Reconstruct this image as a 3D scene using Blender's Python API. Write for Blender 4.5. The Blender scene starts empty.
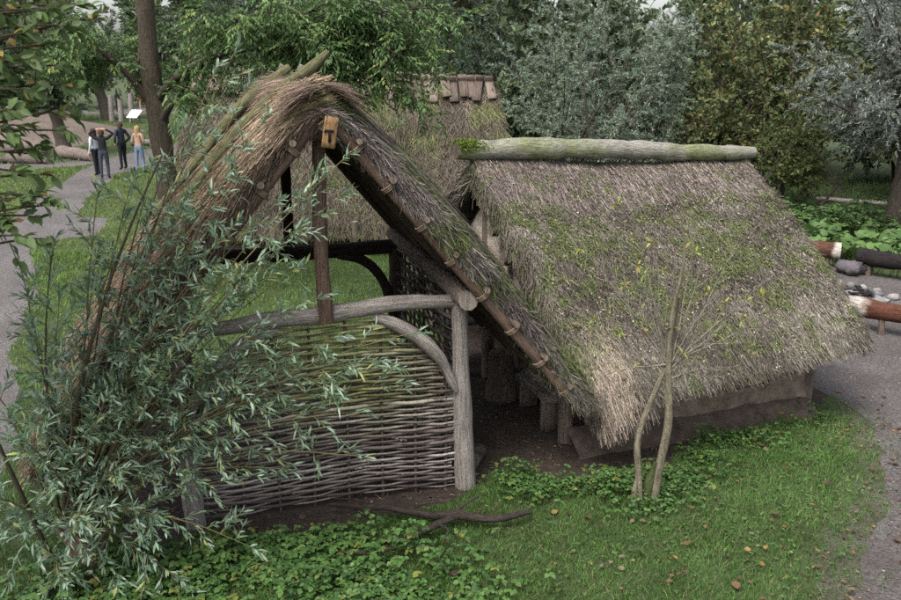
import bpy, math, random
import numpy as np
from mathutils import Vector

random.seed(7)
rng = np.random.default_rng(11)
scene = bpy.context.scene
C = scene.collection
PI = math.pi

# ------------------------------------------------------------------ camera, sky, sun, exposure
cam_d = bpy.data.cameras.new('camera')
cam = bpy.data.objects.new('camera', cam_d)
C.objects.link(cam)
cam.location = (0, 0, 4.0)
cam.rotation_euler = (math.radians(90 - 15.77), 0, 0)
cam_d.lens = 33.96
cam_d.sensor_width = 36
cam_d.clip_start = 0.05
cam_d.clip_end = 2000
cam_d.dof.use_dof = True
cam_d.dof.focus_distance = 9.0
cam_d.dof.aperture_fstop = 3.2
scene.camera = cam

SUN_EL, SUN_AZ = math.radians(58), math.radians(215)      # azimuth clockwise from +Y
world = bpy.data.worlds.new('World')
scene.world = world
world.use_nodes = True
wn, wl = world.node_tree.nodes, world.node_tree.links
wn.clear()
sky = wn.new('ShaderNodeTexSky')
sky.sky_type = 'NISHITA'
sky.sun_disc = False
sky.sun_elevation = SUN_EL
sky.sun_rotation = SUN_AZ
sky.dust_density = 4.0
sky.air_density = 1.0
hs = wn.new('ShaderNodeHueSaturation')                     # a clouded sky: most of the blue is gone
hs.inputs['Saturation'].default_value = 0.45
bg = wn.new('ShaderNodeBackground')
bg.inputs['Strength'].default_value = 0.135
wo = wn.new('ShaderNodeOutputWorld')
wl.new(sky.outputs[0], hs.inputs['Color'])
wl.new(hs.outputs[0], bg.inputs['Color'])
wl.new(bg.outputs[0], wo.inputs['Surface'])

sun_d = bpy.data.lights.new('sun', 'SUN')
sun_d.energy = 1.4
sun_d.angle = math.radians(25)
sun_d.color = (1.0, 0.97, 0.93)
sun = bpy.data.objects.new('sun', sun_d)
C.objects.link(sun)
sun_dir = Vector((math.sin(SUN_AZ) * math.cos(SUN_EL), math.cos(SUN_AZ) * math.cos(SUN_EL), math.sin(SUN_EL)))
sun.rotation_euler = (-sun_dir).to_track_quat('-Z', 'Y').to_euler()
sun.location = (0, 0, 30)

scene.view_settings.view_transform = 'Standard'
scene.view_settings.look = 'None'
scene.view_settings.gamma = 1
scene.view_settings.exposure = 1.45
scene.render.engine = 'CYCLES'
scene.cycles.use_denoising = False
scene.cycles.use_adaptive_sampling = False
scene.cycles.sample_clamp_indirect = 4.0
scene.cycles.max_bounces = 8
scene.cycles.transparent_max_bounces = 8

# ------------------------------------------------------------------ helpers
def nrm(a):
    a = np.asarray(a, float)
    return a / np.maximum(np.linalg.norm(a, axis=-1, keepdims=True), 1e-9)

def vnoise(p, scale=1.0, seed=0):
    """value noise 0..1 at points p (N,3)"""
    p = np.atleast_2d(np.asarray(p, float)) * scale + seed * 17.13
    i = np.floor(p).astype(np.int64)
    f = p - i
    f = f * f * (3 - 2 * f)
    out = np.zeros(len(p))
    for dx in (0, 1):
        for dy in (0, 1):
            for dz in (0, 1):
                n = (i[:, 0] + dx) * 374761393 + (i[:, 1] + dy) * 668265263 + (i[:, 2] + dz) * 1274126177 + seed * 974711
                n = (n ^ (n >> 13)) * 1274126177
                n = (n ^ (n >> 16)) & 0xFFFFFF
                w = (f[:, 0] if dx else 1 - f[:, 0]) * (f[:, 1] if dy else 1 - f[:, 1]) * (f[:, 2] if dz else 1 - f[:, 2])
                out += w * (n / 0xFFFFFF)
    return out

def fbm(p, scale=1.0, seed=0, octs=3):
    s = 0; a = 0.5; t = 0
    for k in range(octs):
        s = s + a * vnoise(p, scale * 2 ** k, seed + k); t += a; a *= 0.5
    return s / t

def jit(n, a):
    return rng.uniform(-a, a, (n, 3))

class MB:
    """collects vertices, faces, colours and grain coordinates of one mesh"""
    def __init__(s):
        s.v = []; s.f3 = []; s.f4 = []; s.c = []; s.t = []; s.n = 0
    def add(s, v, faces, col=(.3, .3, .3), tuv=None):
        v = np.asarray(v, float).reshape(-1, 3)
        col = np.asarray(col, float)
        if col.ndim == 1:
            col = np.tile(col, (len(v), 1))
        s.v.append(v); s.c.append(col)
        s.t.append(v if tuv is None else np.asarray(tuv, float))
        for f in (faces if isinstance(faces, (list, tuple)) else [faces]):
            f = np.asarray(f, np.int64)
            if f.size == 0: continue
            (s.f4 if f.shape[1] == 4 else s.f3).append(f + s.n)
        s.n += len(v)
        return s
    def mesh(s, name, mat, smooth=False):
        me = bpy.data.meshes.new(name)
        if not s.v:
            return me
        v = np.concatenate(s.v); c = np.concatenate(s.c); t = np.concatenate(s.t)
        f3 = np.concatenate(s.f3) if s.f3 else np.zeros((0, 3), np.int64)
        f4 = np.concatenate(s.f4) if s.f4 else np.zeros((0, 4), np.int64)
        me.vertices.add(len(v)); me.vertices.foreach_set('co', v.astype(np.float32).ravel())
        nl = len(f3) * 3 + len(f4) * 4
        me.loops.add(nl)
        me.loops.foreach_set('vertex_index', np.concatenate([f3.ravel(), f4.ravel()]).astype(np.int32))
        me.polygons.add(len(f3) + len(f4))
        st = np.concatenate([np.arange(len(f3)) * 3, len(f3) * 3 + np.arange(len(f4)) * 4]).astype(np.int32)
        me.polygons.foreach_set('loop_start', st)
        if smooth:
            me.polygons.foreach_set('use_smooth', np.ones(len(st), bool))
        ca = me.attributes.new('col', 'FLOAT_COLOR', 'POINT')
        ca.data.foreach_set('color', np.concatenate([np.clip(c, 0, 1), np.ones((len(c), 1))], 1).astype(np.float32).ravel())
        ta = me.attributes.new('grain', 'FLOAT_VECTOR', 'POINT')
        ta.data.foreach_set('vector', t.astype(np.float32).ravel())
        me.update(calc_edges=True)
        me.validate()
        me.materials.append(mat)
        return me
    def build(s, name, mat, parent=None, smooth=False, kind=None, label=None):
        return link(name, s.mesh(name, mat, smooth), parent, kind, label)

def link(name, me, parent=None, kind=None, label=None):
    o = bpy.data.objects.new(name, me)
    C.objects.link(o)
    if parent is not None: o.parent = parent
    if kind: o['kind'] = kind
    if label: o['label'] = label
    return o

def tag(o, label, cat, group=None):
    o['label'] = label; o['category'] = cat
    if group: o['group'] = group
    return o

def thing(name, label, cat, loc=(0, 0, 0), rz=0, group=None):
    o = bpy.data.objects.new(name, None)
    o.empty_display_size = 0.1
    C.objects.link(o)
    o.location = loc; o.rotation_euler = (0, 0, rz)
    return tag(o, label, cat, group)

def shift(mb, o):
    """meshes are laid out in world coordinates: move them under an Empty standing at o"""
    for a in mb.v: a -= np.array(o)
    return mb

def resample(pts, n):
    """smooth curve through control points (Catmull-Rom)"""
    p = np.asarray(pts, float)
    if len(p) == 2:
        return p[0] + (p[1] - p[0]) * np.linspace(0, 1, n)[:, None]
    q = np.concatenate([[2 * p[0] - p[1]], p, [2 * p[-1] - p[-2]]])
    tt = np.linspace(0, len(p) - 1 - 1e-6, n)
    i = tt.astype(int); f = (tt - i)[:, None]
    a, b, c, d = q[i], q[i + 1], q[i + 2], q[i + 3]
    return .5 * ((2 * b) + (-a + c) * f + (2 * a - 5 * b + 4 * c - d) * f ** 2 + (-a + 3 * b - 3 * c + d) * f ** 3)

def frames(p):
    t = nrm(np.gradient(p, axis=0))
    ref = np.array([0, 0, 1.]) if abs(t[:, 2]).mean() < .8 else np.array([1., 0, 0])
    a = nrm(np.cross(t, ref)); b = np.cross(t, a)
    return t, a, b

def tube(mb, pts, r, col, sides=8, n=None, rough=0.0, rs=6.0, cap=None, seed=0, colvar=.12, lump=0.0):
    """a log, pole, stem or twig: radius list r, roughened; cap = colour of the cut ends"""
    p = resample(pts, n) if n else np.asarray(pts, float)
    n = len(p)
    r = np.interp(np.linspace(0, 1, n), np.linspace(0, 1, len(np.atleast_1d(r))), np.atleast_1d(r))
    t, a, b = frames(p)
    L = np.concatenate([[0], np.cumsum(np.linalg.norm(np.diff(p, axis=0), axis=1))])
    an = np.arange(sides) / sides * 2 * PI
    d = a[:, None] * np.cos(an)[None, :, None] + b[:, None] * np.sin(an)[None, :, None]
    rr = np.repeat(r[:, None], sides, 1)
    v = p[:, None] + d * rr[..., None]
    if rough:
        k = fbm(v.reshape(-1, 3), rs, seed, 2).reshape(n, sides) - .5
        rr = rr * (1 + 2 * rough * k)
    if lump:
        k = vnoise(p, 3.1, seed + 5) - .5
        rr = rr * (1 + 2 * lump * k[:, None])
    v = (p[:, None] + d * rr[..., None]).reshape(-1, 3)
    i = np.arange(n - 1)[:, None] * sides; j = np.arange(sides)[None]; j2 = (j + 1) % sides
    q = np.stack([i + j, i + j2, i + sides + j2, i + sides + j], -1).reshape(-1, 4)
    tuv = np.stack([np.repeat(np.cos(an)[None], n, 0) * r.mean(), np.repeat(np.sin(an)[None], n, 0) * r.mean(),
                    np.repeat(L[:, None], sides, 1) + seed * 1.37], -1).reshape(-1, 3)
    cc = np.asarray(col, float)
    cc = cc[None] * (1 + colvar * 2 * (fbm(v, 3.0, seed + 3, 2) - .5))[:, None] if cc.ndim == 1 else cc
    mb.add(v, q, cc, tuv)
    if cap is not None:
        for e, flip in ((0, True), (n - 1, False)):
            ring = v[e * sides:(e + 1) * sides]
            ctr = ring.mean(0)
            inner = ctr + (ring - ctr) * .5
            vv = np.concatenate([ring, inner, [ctr]])
            k = np.arange(sides); k2 = (k + 1) % sides
            f4 = np.stack([k, k2, k2 + sides, k + sides], 1)
            f3 = np.stack([k + sides, k2 + sides, np.full(sides, 2 * sides)], 1)
            if flip: f4, f3 = f4[:, ::-1], f3[:, ::-1]
            capc = np.asarray(cap, float)[None] * np.concatenate([np.full(sides, .9), np.full(sides, 1.05), [.75]])[:, None]
            mb.add(vv, [f4, f3], capc, vv * np.array([1, 1, .2]))
    return mb

def plank(mb, p0, p1, side, w, th, col, seg=6, seed=0, warp=.006, taper=1.0, ch=.15):
    """a board from p0 to p1: side = width direction, chamfered edges, a little warped"""
    p = resample([p0, p1], seg)
    t = nrm(np.asarray(p1, float) - np.asarray(p0, float))
    s = np.asarray(side, float); s = nrm(s - t * (s @ t)); up = np.cross(s, t)
    c = min(th, w) * ch
    prof = [(-w / 2 + c, -th / 2), (w / 2 - c, -th / 2), (w / 2, -th / 2 + c), (w / 2, th / 2 - c), (w / 2 - c, th / 2), (-w / 2 + c, th / 2), (-w / 2, th / 2 - c), (-w / 2, -th / 2 + c)]
    k = len(prof); V = []; T = []
    L = np.linalg.norm(np.asarray(p1, float) - np.asarray(p0, float))
    for i in range(seg):
        q = i / (seg - 1); sc = 1 + (taper - 1) * q
        off = (vnoise([p[i]], 2.0, seed)[0] - .5) * warp * 2
        for a, b in prof:
            V.append(p[i] + s * a * sc + up * (b + off)); T.append((a, b, q * L + seed * 1.7))
    V = np.array(V); V += (np.stack([vnoise(V, 9, seed + 1), vnoise(V, 9, seed + 2), vnoise(V, 9, seed + 3)], 1) - .5) * warp
    i = np.arange(seg - 1)[:, None] * k; j = np.arange(k)[None]; j2 = (j + 1) % k
    q = np.stack([i + j, i + j2, i + k + j2, i + k + j], -1).reshape(-1, 4)
    caps = []
    for e in (0, seg - 1):
        o = e * k
        f = [[o + 0, o + 1, o + 2, o + 7], [o + 7, o + 2, o + 3, o + 6], [o + 6, o + 3, o + 4, o + 5]]
        caps += [x[::-1] for x in f] if e == 0 else f
    cc = np.asarray(col, float)[None] * (1 + .25 * (fbm(V, 4, seed + 9, 2) - .5))[:, None]
    return mb.add(V, [q, np.array(caps)], cc, np.array(T))

def blades(mb, P, D, W, L, w, col, bend=None, tipcol=None, seg=2):
    """thin tapering strips (grass, straw): base P, direction D, width direction W"""
    P = np.asarray(P, float); n = len(P)
    L = np.broadcast_to(np.asarray(L, float), (n,))[:, None]; w = np.broadcast_to(np.asarray(w, float), (n,))[:, None]
    B = np.zeros((n, 3)) if bend is None else np.asarray(bend, float)
    col = np.broadcast_to(np.asarray(col, float), (n, 3)); tc = col if tipcol is None else np.broadcast_to(tipcol, (n, 3))
    if seg == 1:
        v = np.stack([P - W * w / 2, P + W * w / 2, P + D * L + B + W * w * .35, P + D * L + B - W * w * .35], 1)
        c = np.stack([col, col, tc, tc], 1)
        mb.add(v.reshape(-1, 3), np.arange(n)[:, None] * 4 + np.array([[0, 1, 2, 3]]), c.reshape(-1, 3))
    else:
        m = P + D * L * .55 + B * .3; t = P + D * L + B
        v = np.stack([P - W * w / 2, P + W * w / 2, m + W * w * .42, m - W * w * .42, t], 1)
        c = np.stack([col, col, (col + tc) / 2, (col + tc) / 2, tc], 1)
        k = np.arange(n)[:, None] * 5
        mb.add(v.reshape(-1, 3), [k + np.array([[0, 1, 2, 3]]), k + np.array([[3, 2, 4]])], c.reshape(-1, 3))
    return mb

def leaves(mb, P, D, N, L, w, col, fold=.25, droop=.15, wide=.42, cheap=False):
    """leaf-shaped faces folded along the midrib: base P, direction D, upper side N"""
    P = np.asarray(P, float); n = len(P)
    if n == 0: return mb
    D = nrm(D); N = nrm(np.asarray(N) - D * (np.asarray(N) * D).sum(1, keepdims=True)); S = np.cross(D, N)
    L = np.broadcast_to(np.asarray(L, float), (n,))[:, None]; w = np.broadcast_to(np.asarray(w, float), (n,))[:, None]
    col = np.broadcast_to(np.asarray(col, float), (n, 3))
    m = P + D * L * wide
    up = N * w * fold
    tip = P + D * L - N * L * droop
    lft, rgt = m - S * w / 2 + up, m + S * w / 2 + up
    if cheap:
        v = np.stack([P, lft, tip, rgt], 1); k = np.arange(n)[:, None] * 4
        mb.add(v.reshape(-1, 3), np.concatenate([k + np.array([[0, 2, 1]]), k + np.array([[0, 3, 2]])]), np.repeat(col, 4, 0))
        return mb
    m2 = P + D * L * .74 - N * L * droop * .45
    l2, r2 = m2 - S * w * .34 + up * .6, m2 + S * w * .34 + up * .6
    v = np.stack([P, lft, m, rgt, l2, m2, r2, tip], 1); k = np.arange(n)[:, None] * 8
    f3 = np.concatenate([k + np.array([x]) for x in ([0, 2, 1], [0, 3, 2], [4, 5, 7], [5, 6, 7])])
    f4 = np.concatenate([k + np.array([x]) for x in ([1, 2, 5, 4], [2, 3, 6, 5])])
    mb.add(v.reshape(-1, 3), [f3, f4], np.repeat(col, 8, 0))
    return mb

def broad_leaves(mb, P, D, N, L, w, col, fold=.12, droop=.18):
    """rounder leaves with a pointed tip and a curved blade"""
    P = np.asarray(P, float); n = len(P)
    if n == 0: return mb
    D = nrm(D); N = nrm(np.asarray(N) - D * (np.asarray(N) * D).sum(1, keepdims=True)); S = np.cross(D, N)
    L = np.broadcast_to(np.asarray(L, float), (n,))[:, None]; w = np.broadcast_to(np.asarray(w, float), (n,))[:, None]
    V = [P]
    for t, q in ((.16, .62), (.38, .98), (.60, .92), (.80, .55)):
        m = P + D * L * t - N * L * droop * t * t; h = w * q / 2
        V += [m - S * h + N * h * fold * 2, m, m + S * h + N * h * fold * 2]
    V.append(P + D * L - N * L * droop); k = np.arange(n)[:, None] * 14
    f3 = np.concatenate([k + np.array([x]) for x in ([0, 2, 1], [0, 3, 2], [10, 11, 13], [11, 12, 13])])
    f4 = np.concatenate([k + np.array([[a, a + 1, a + 4, a + 3]]) for r in range(3) for a in (1 + 3 * r, 2 + 3 * r)])
    return mb.add(np.stack(V, 1).reshape(-1, 3), [f3, f4], np.repeat(np.broadcast_to(np.asarray(col, float), (n, 3)), 14, 0))

def pick(n, cols, p=None, var=.18):
    cols = np.asarray(cols, float)
    c = cols[rng.choice(len(cols), n, p=p)]
    return c * (1 + rng.uniform(-var, var, (n, 1))) * (1 + rng.uniform(-.05, .05, (n, 3)))

def inpoly(x, y, poly):
    poly = np.asarray(poly, float); c = np.zeros(len(x), bool)
    for i in range(len(poly)):
        x1, y1 = poly[i]; x2, y2 = poly[i - 1]
        if y1 == y2: continue
        c ^= ((y1 > y) != (y2 > y)) & (x < (x2 - x1) * (y - y1) / (y2 - y1) + x1)
    return c

def bez(a, b, c, n):
    t = np.linspace(0, 1, n)[:, None]
    return (1 - t) ** 2 * np.asarray(a) + 2 * t * (1 - t) * np.asarray(b) + t ** 2 * np.asarray(c)

# ------------------------------------------------------------------ materials
def mat_base(name):
    m = bpy.data.materials.new(name); m.use_nodes = True
    nt = m.node_tree; nt.nodes.clear()
    out = nt.nodes.new('ShaderNodeOutputMaterial')
    bs = nt.nodes.new('ShaderNodeBsdfPrincipled')
    nt.links.new(bs.outputs[0], out.inputs['Surface'])
    return m, nt, bs, out

def node(nt, typ, **kw):
    n = nt.nodes.new(typ)
    for k, v in kw.items():
        if hasattr(n, k): setattr(n, k, v)
        else: n.inputs[k].default_value = v
    return n

def attr_mat(name, rough=.8, spec=.25, scale=8, amount=.35, bump=.0, bscale=40, stretch=None, trans=0.0, attr='grain', crack=0.0):
    """colour from the mesh's own 'col' attribute, broken up by noise; optional translucency for leaves"""
    m, nt, bs, out = mat_base(name)
    L = nt.links
    ca = node(nt, 'ShaderNodeAttribute', attribute_name='col')
    ga = node(nt, 'ShaderNodeAttribute', attribute_name=attr)
    mp = node(nt, 'ShaderNodeMapping')
    mp.inputs['Scale'].default_value = stretch or (1, 1, 1)
    L.new(ga.outputs['Vector'], mp.inputs['Vector'])
    nz = node(nt, 'ShaderNodeTexNoise', Scale=scale, Detail=6.0, Roughness=.65)
    L.new(mp.outputs[0], nz.inputs['Vector'])
    mr = node(nt, 'ShaderNodeMapRange')
    mr.inputs['From Min'].default_value = .3; mr.inputs['From Max'].default_value = .7
    mr.inputs['To Min'].default_value = 1 - amount; mr.inputs['To Max'].default_value = 1 + amount
    L.new(nz.outputs['Fac'], mr.inputs['Value'])
    mx = node(nt, 'ShaderNodeVectorMath', operation='SCALE')
    L.new(ca.outputs['Color'], mx.inputs[0]); L.new(mr.outputs[0], mx.inputs['Scale'])
    if crack:      # long dark drying cracks along the grain
        nc = node(nt, 'ShaderNodeTexNoise', Scale=scale * 1.5, Detail=3.0, Roughness=.5, Distortion=.6)
        L.new(mp.outputs[0], nc.inputs['Vector'])
        cr = node(nt, 'ShaderNodeValToRGB'); e = cr.color_ramp.elements
        e[0].position = .47; e[0].color = (1, 1, 1, 1); e[1].position = .53; e[1].color = (1, 1, 1, 1)
        mid = e.new(.50); mid.color = (1 - crack, 1 - crack, 1 - crack, 1)
        L.new(nc.outputs['Fac'], cr.inputs['Fac'])
        m2 = node(nt, 'ShaderNodeVectorMath', operation='MULTIPLY')
        L.new(mx.outputs[0], m2.inputs[0]); L.new(cr.outputs['Color'], m2.inputs[1]); mx = m2
    L.new(mx.outputs[0], bs.inputs['Base Color'])
    bs.inputs['Roughness'].default_value = rough
    bs.inputs['Specular IOR Level'].default_value = spec
    if bump:
        nb = node(nt, 'ShaderNodeTexNoise', Scale=bscale, Detail=5.0, Roughness=.7)
        L.new(mp.outputs[0], nb.inputs['Vector'])
        b = node(nt, 'ShaderNodeBump', Strength=bump, Distance=.02)
        L.new(nb.outputs['Fac'], b.inputs['Height']); L.new(b.outputs[0], bs.inputs['Normal'])
    if trans:
        tr = node(nt, 'ShaderNodeBsdfTranslucent')
        L.new(mx.outputs[0], tr.inputs['Color'])
        ms = node(nt, 'ShaderNodeMixShader'); ms.inputs[0].default_value = trans
        L.new(bs.outputs[0], ms.inputs[1]); L.new(tr.outputs[0], ms.inputs[2])
        L.new(ms.outputs[0], out.inputs['Surface'])
    return m

def ground_mat(name, cols, scale=1.2, fine=30, bump=.6, bscale=60, pebbles=False, rough=.95):
    """soil, lawn and gravel: three colours mixed by broad and fine noise"""
    m, nt, bs, out = mat_base(name); L = nt.links
    tc = node(nt, 'ShaderNodeTexCoord')
    n1 = node(nt, 'ShaderNodeTexNoise', Scale=scale, Detail=6.0, Roughness=.6)
    n2 = node(nt, 'ShaderNodeTexNoise', Scale=fine, Detail=8.0, Roughness=.75)
    L.new(tc.outputs['Object'], n1.inputs['Vector']); L.new(tc.outputs['Object'], n2.inputs['Vector'])
    r1 = node(nt, 'ShaderNodeValToRGB'); r1.color_ramp.elements[0].position = .36; r1.color_ramp.elements[1].position = .64
    r1.color_ramp.elements[0].color = (*cols[0], 1); r1.color_ramp.elements[1].color = (*cols[1], 1)
    L.new(n1.outputs['Fac'], r1.inputs['Fac'])
    r2 = node(nt, 'ShaderNodeValToRGB'); r2.color_ramp.elements[0].position = .42; r2.color_ramp.elements[1].position = .62
    r2.color_ramp.elements[0].color = (0, 0, 0, 1); r2.color_ramp.elements[1].color = (1, 1, 1, 1)
    L.new(n2.outputs['Fac'], r2.inputs['Fac'])
    mx = node(nt, 'ShaderNodeMixRGB'); mx.inputs['Color2'].default_value = (*cols[2], 1)
    L.new(r2.outputs['Color'], mx.inputs['Fac']); L.new(r1.outputs['Color'], mx.inputs['Color1'])
    last = mx.outputs[0]; h = n2.outputs['Fac']
    if pebbles:
        vo = node(nt, 'ShaderNodeTexVoronoi', Scale=45.0); L.new(tc.outputs['Object'], vo.inputs['Vector'])
        hsv = node(nt, 'ShaderNodeMixRGB', blend_type='OVERLAY'); hsv.inputs['Fac'].default_value = .22
        bw = node(nt, 'ShaderNodeRGBToBW'); L.new(vo.outputs['Color'], bw.inputs[0])
        L.new(last, hsv.inputs['Color1']); L.new(bw.outputs[0], hsv.inputs['Color2']); last = hsv.outputs[0]
        ad = node(nt, 'ShaderNodeMath', operation='SUBTRACT'); L.new(n2.outputs['Fac'], ad.inputs[0]); L.new(vo.outputs['Distance'], ad.inputs[1]); h = ad.outputs[0]
    L.new(last, bs.inputs['Base Color'])
    bs.inputs['Roughness'].default_value = rough; bs.inputs['Specular IOR Level'].default_value = .2
    b = node(nt, 'ShaderNodeBump', Strength=bump, Distance=.03)
    L.new(h, b.inputs['Height']); L.new(b.outputs[0], bs.inputs['Normal'])
    return m

M_wood = attr_mat('weathered_wood', .88, .15, 5, .5, 1.0, 9, (11, 11, .8), crack=.6)
M_bark = attr_mat('bark', .95, .1, 7, .5, 1.0, 12, (7, 7, 1.2), crack=.55)
M_twig = attr_mat('twig', .8, .2, 20, .3)
M_straw = attr_mat('straw', .9, .12, 30, .25)
M_thatch = attr_mat('thatch', 1.0, .05, 18, .5, 1.0, 60)
M_leaf = attr_mat('leaf', .55, .3, 25, .15, trans=.3)
M_willow = attr_mat('willow_leaf', .5, .35, 25, .15, trans=.25)
M_farleaf = attr_mat('far_leaf', .65, .25, 3, .25, trans=.3)
M_grass = attr_mat('grass_blade', .6, .25, 3, .2, trans=.25)
M_mud = attr_mat('mud_wall', .97, .1, 7, .42, 1.0, 26)
M_stone = attr_mat('stone', .9, .2, 8, .35, .8, 25)
M_cloth = attr_mat('cloth', .9, .1, 12, .12)
M_skin = attr_mat('skin', .6, .3, 10, .06)
M_moss = attr_mat('moss', 1.0, .05, 30, .4)
M_paint = attr_mat('board_paint', .5, .4, 6, .06)
M_lawn = ground_mat('lawn_soil', [(.034, .056, .018), (.050, .080, .024), (.050, .046, .028)], 1.0, 22)
M_soil = ground_mat('bare_earth', [(.042, .031, .024), (.070, .053, .042), (.030, .023, .018)], 2.2, 18, .9)
M_gravel = ground_mat('gravel', [(.085, .074, .068), (.150, .138, .138), (.066, .056, .050)], .9, 28, .8, pebbles=True)
M_path = ground_mat('path_gravel', [(.095, .086, .083), (.150, .138, .136), (.075, .066, .061)], .6, 20, .7, pebbles=True)

# ------------------------------------------------------------------ the ground
def edge_noise(poly, step=.12, amp=.07, seed=0):
    out = []
    for i in range(len(poly)):
        a = np.array(poly[i], float); b = np.array(poly[(i + 1) % len(poly)], float)
        k = max(2, int(np.linalg.norm(b - a) / step))
        nv = nrm(np.array([b[1] - a[1], a[0] - b[0]]))
        for j in range(k):
            p = a + (b - a) * j / k
            q = np.array([[p[0], p[1], 0]])
            out.append(p + nv * ((fbm(q, 1.3, seed, 2)[0] - .5) * 4 * amp + (fbm(q, 7, seed + 4, 2)[0] - .5) * 2 * amp))
    return np.array(out)

def sheet(name, poly, z, mat):
    import bmesh
    bm = bmesh.new()
    vs = [bm.verts.new((p[0], p[1], z)) for p in poly]
    es = [bm.edges.new((vs[i], vs[(i + 1) % len(vs)])) for i in range(len(vs))]
    bmesh.ops.triangle_fill(bm, edges=es, use_beauty=True)
    for f in bm.faces:
        if f.normal.z < 0: f.normal_flip()
    me = bpy.data.meshes.new(name); bm.to_mesh(me); bm.free(); me.materials.append(mat)
    return link(name, me, None, 'structure')

g = MB(); g.add([(-500, -60, 0), (500, -60, 0), (500, 900, 0), (-500, 900, 0)], np.array([[0, 1, 2, 3]]), (.06, .08, .03))
g.build('ground', M_lawn, kind='structure')

SOIL = edge_noise([(-2.7, 6.45), (-2.15, 6.38), (-1.08, 6.72), (0.02, 7.2), (.35, 7.75), (1.1, 7.62), (1.92, 7.75), (2.7, 8.40), (3.5, 8.95), (4.35, 9.35), (4.75, 9.9),
                   (4.4, 12.5), (1.0, 13.6), (-.6, 11.2), (-1.4, 10.3), (-3.6, 9.4), (-3.3, 7.5)], amp=.06, seed=3)
GRAVEL = edge_noise([(4.5, 10.3), (4.66, 9.9), (4.80, 9.40), (4.78, 8.79), (4.42, 7.82), (4.02, 7.03), (3.47, 6.21), (3.0, 5.6), (2.2, 4.4), (2.0, 2.0),
                     (14, 2.0), (16, 12), (12.5, 14.2), (8.9, 15.2), (8.1, 16.0), (7.6, 16.9), (6.3, 17.4), (3.5, 16.5), (4.6, 13)], .06, amp=.06, seed=5)
PATH = edge_noise([(-4.1, 5.0), (-4.7, 8.5), (-6.1, 11.11), (-7.5, 14.83), (-9.6, 19.0), (-8.4, 19.8), (-8.9, 22.0), (-9.9, 22.2), (-11.02, 25.86), (-12.1, 31.0), (-11.8, 35.58), (-9.5, 44),
                   (-11.5, 45), (-14.0, 41), (-14.5, 36.33), (-13.8, 31.65), (-12.8, 27.11), (-11.35, 21.12), (-9.6, 17.04), (-8.6, 12), (-7.6, 6)], .12, amp=.06, seed=8)
FARPATH = edge_noise([(-40, 60), (-30, 66), (-18, 68), (-8, 66), (-8, 73), (-20, 76), (-32, 74), (-45, 68)], .6, amp=.25, seed=12)
SPUR = edge_noise([(-17.5, 31.2), (-15, 33.0), (-14.2, 34.0), (-14.6, 35.2), (-17, 34.4), (-21, 33.2)], .3, amp=.12, seed=14)
TROD = edge_noise([(4.5, 10.5), (4.5, 9.95), (4.55, 9.4), (4.50, 8.8), (4.12, 7.9), (3.72, 7.1), (3.15, 6.3), (2.7, 5.6), (2.0, 4.4), (1.8, 1.8), (6, 1.8), (7, 9), (6, 11)], .05, amp=.10, seed=21)
M_trod = ground_mat('trodden_earth', [(.062, .054, .042), (.105, .092, .080), (.050, .058, .026)], 3.0, 24, .7, pebbles=True)
sheet('trodden_earth', TROD, .002, M_trod)
sheet('bare_soil', SOIL, .004, M_soil)
sheet('gravel_yard', GRAVEL, .008, M_gravel)
sheet('path', PATH, .004, M_path)
sheet('path', FARPATH, .004, M_path)
sheet('path', SPUR, .008, M_path)

# ------------------------------------------------------------------ thatch
def unit_grid(nu, nv):
    u, v = np.meshgrid(np.linspace(0, 1, nu), np.linspace(0, 1, nv), indexing='ij')
    return u.ravel(), v.ravel()

def roof_frame(pos, u, v):
    e = 1e-3
    p = pos(u, v)
    du = nrm(pos(np.minimum(u + e, 1), v) - pos(np.maximum(u - e, 0), v))
    dv = nrm(pos(u, np.minimum(v + e, 1)) - pos(u, np.maximum(v - e, 0)))
    n = nrm(np.cross(du, dv)); n[n[:, 2] < 0] *= -1
    return p, du, dv, n

def thatch_slab(pos, thick, nu, nv, col, lump=.05, seed=0):
    u, v = unit_grid(nu, nv)
    p, du, dv, n = roof_frame(pos, u, v)
    top = p + n * ((fbm(p, 2.2, seed, 3) - .55) * 2 * lump)[:, None] - n * .02
    th = thick(u, v) if callable(thick) else thick
    bot = p - n * np.broadcast_to(th, (len(p),))[:, None]
    mb = MB(); V = np.concatenate([top, bot]); N = nu * nv
    i = np.arange(nu - 1)[:, None] * nv; j = np.arange(nv - 1)[None]
    q = np.stack([i + j, i + j + 1, i + nv + j + 1, i + nv + j], -1).reshape(-1, 4)
    fs = [q, q[:, ::-1] + N]
    def wall(ids):
        ids = np.asarray(ids); return np.stack([ids[:-1], ids[1:], ids[1:] + N, ids[:-1] + N], 1)
    fs += [wall(np.arange(nv)), wall((nu - 1) * nv + np.arange(nv)), wall(np.arange(nu) * nv), wall(np.arange(nu) * nv + nv - 1)]
    return mb.add(V, fs, col(V) * .45)

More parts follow.
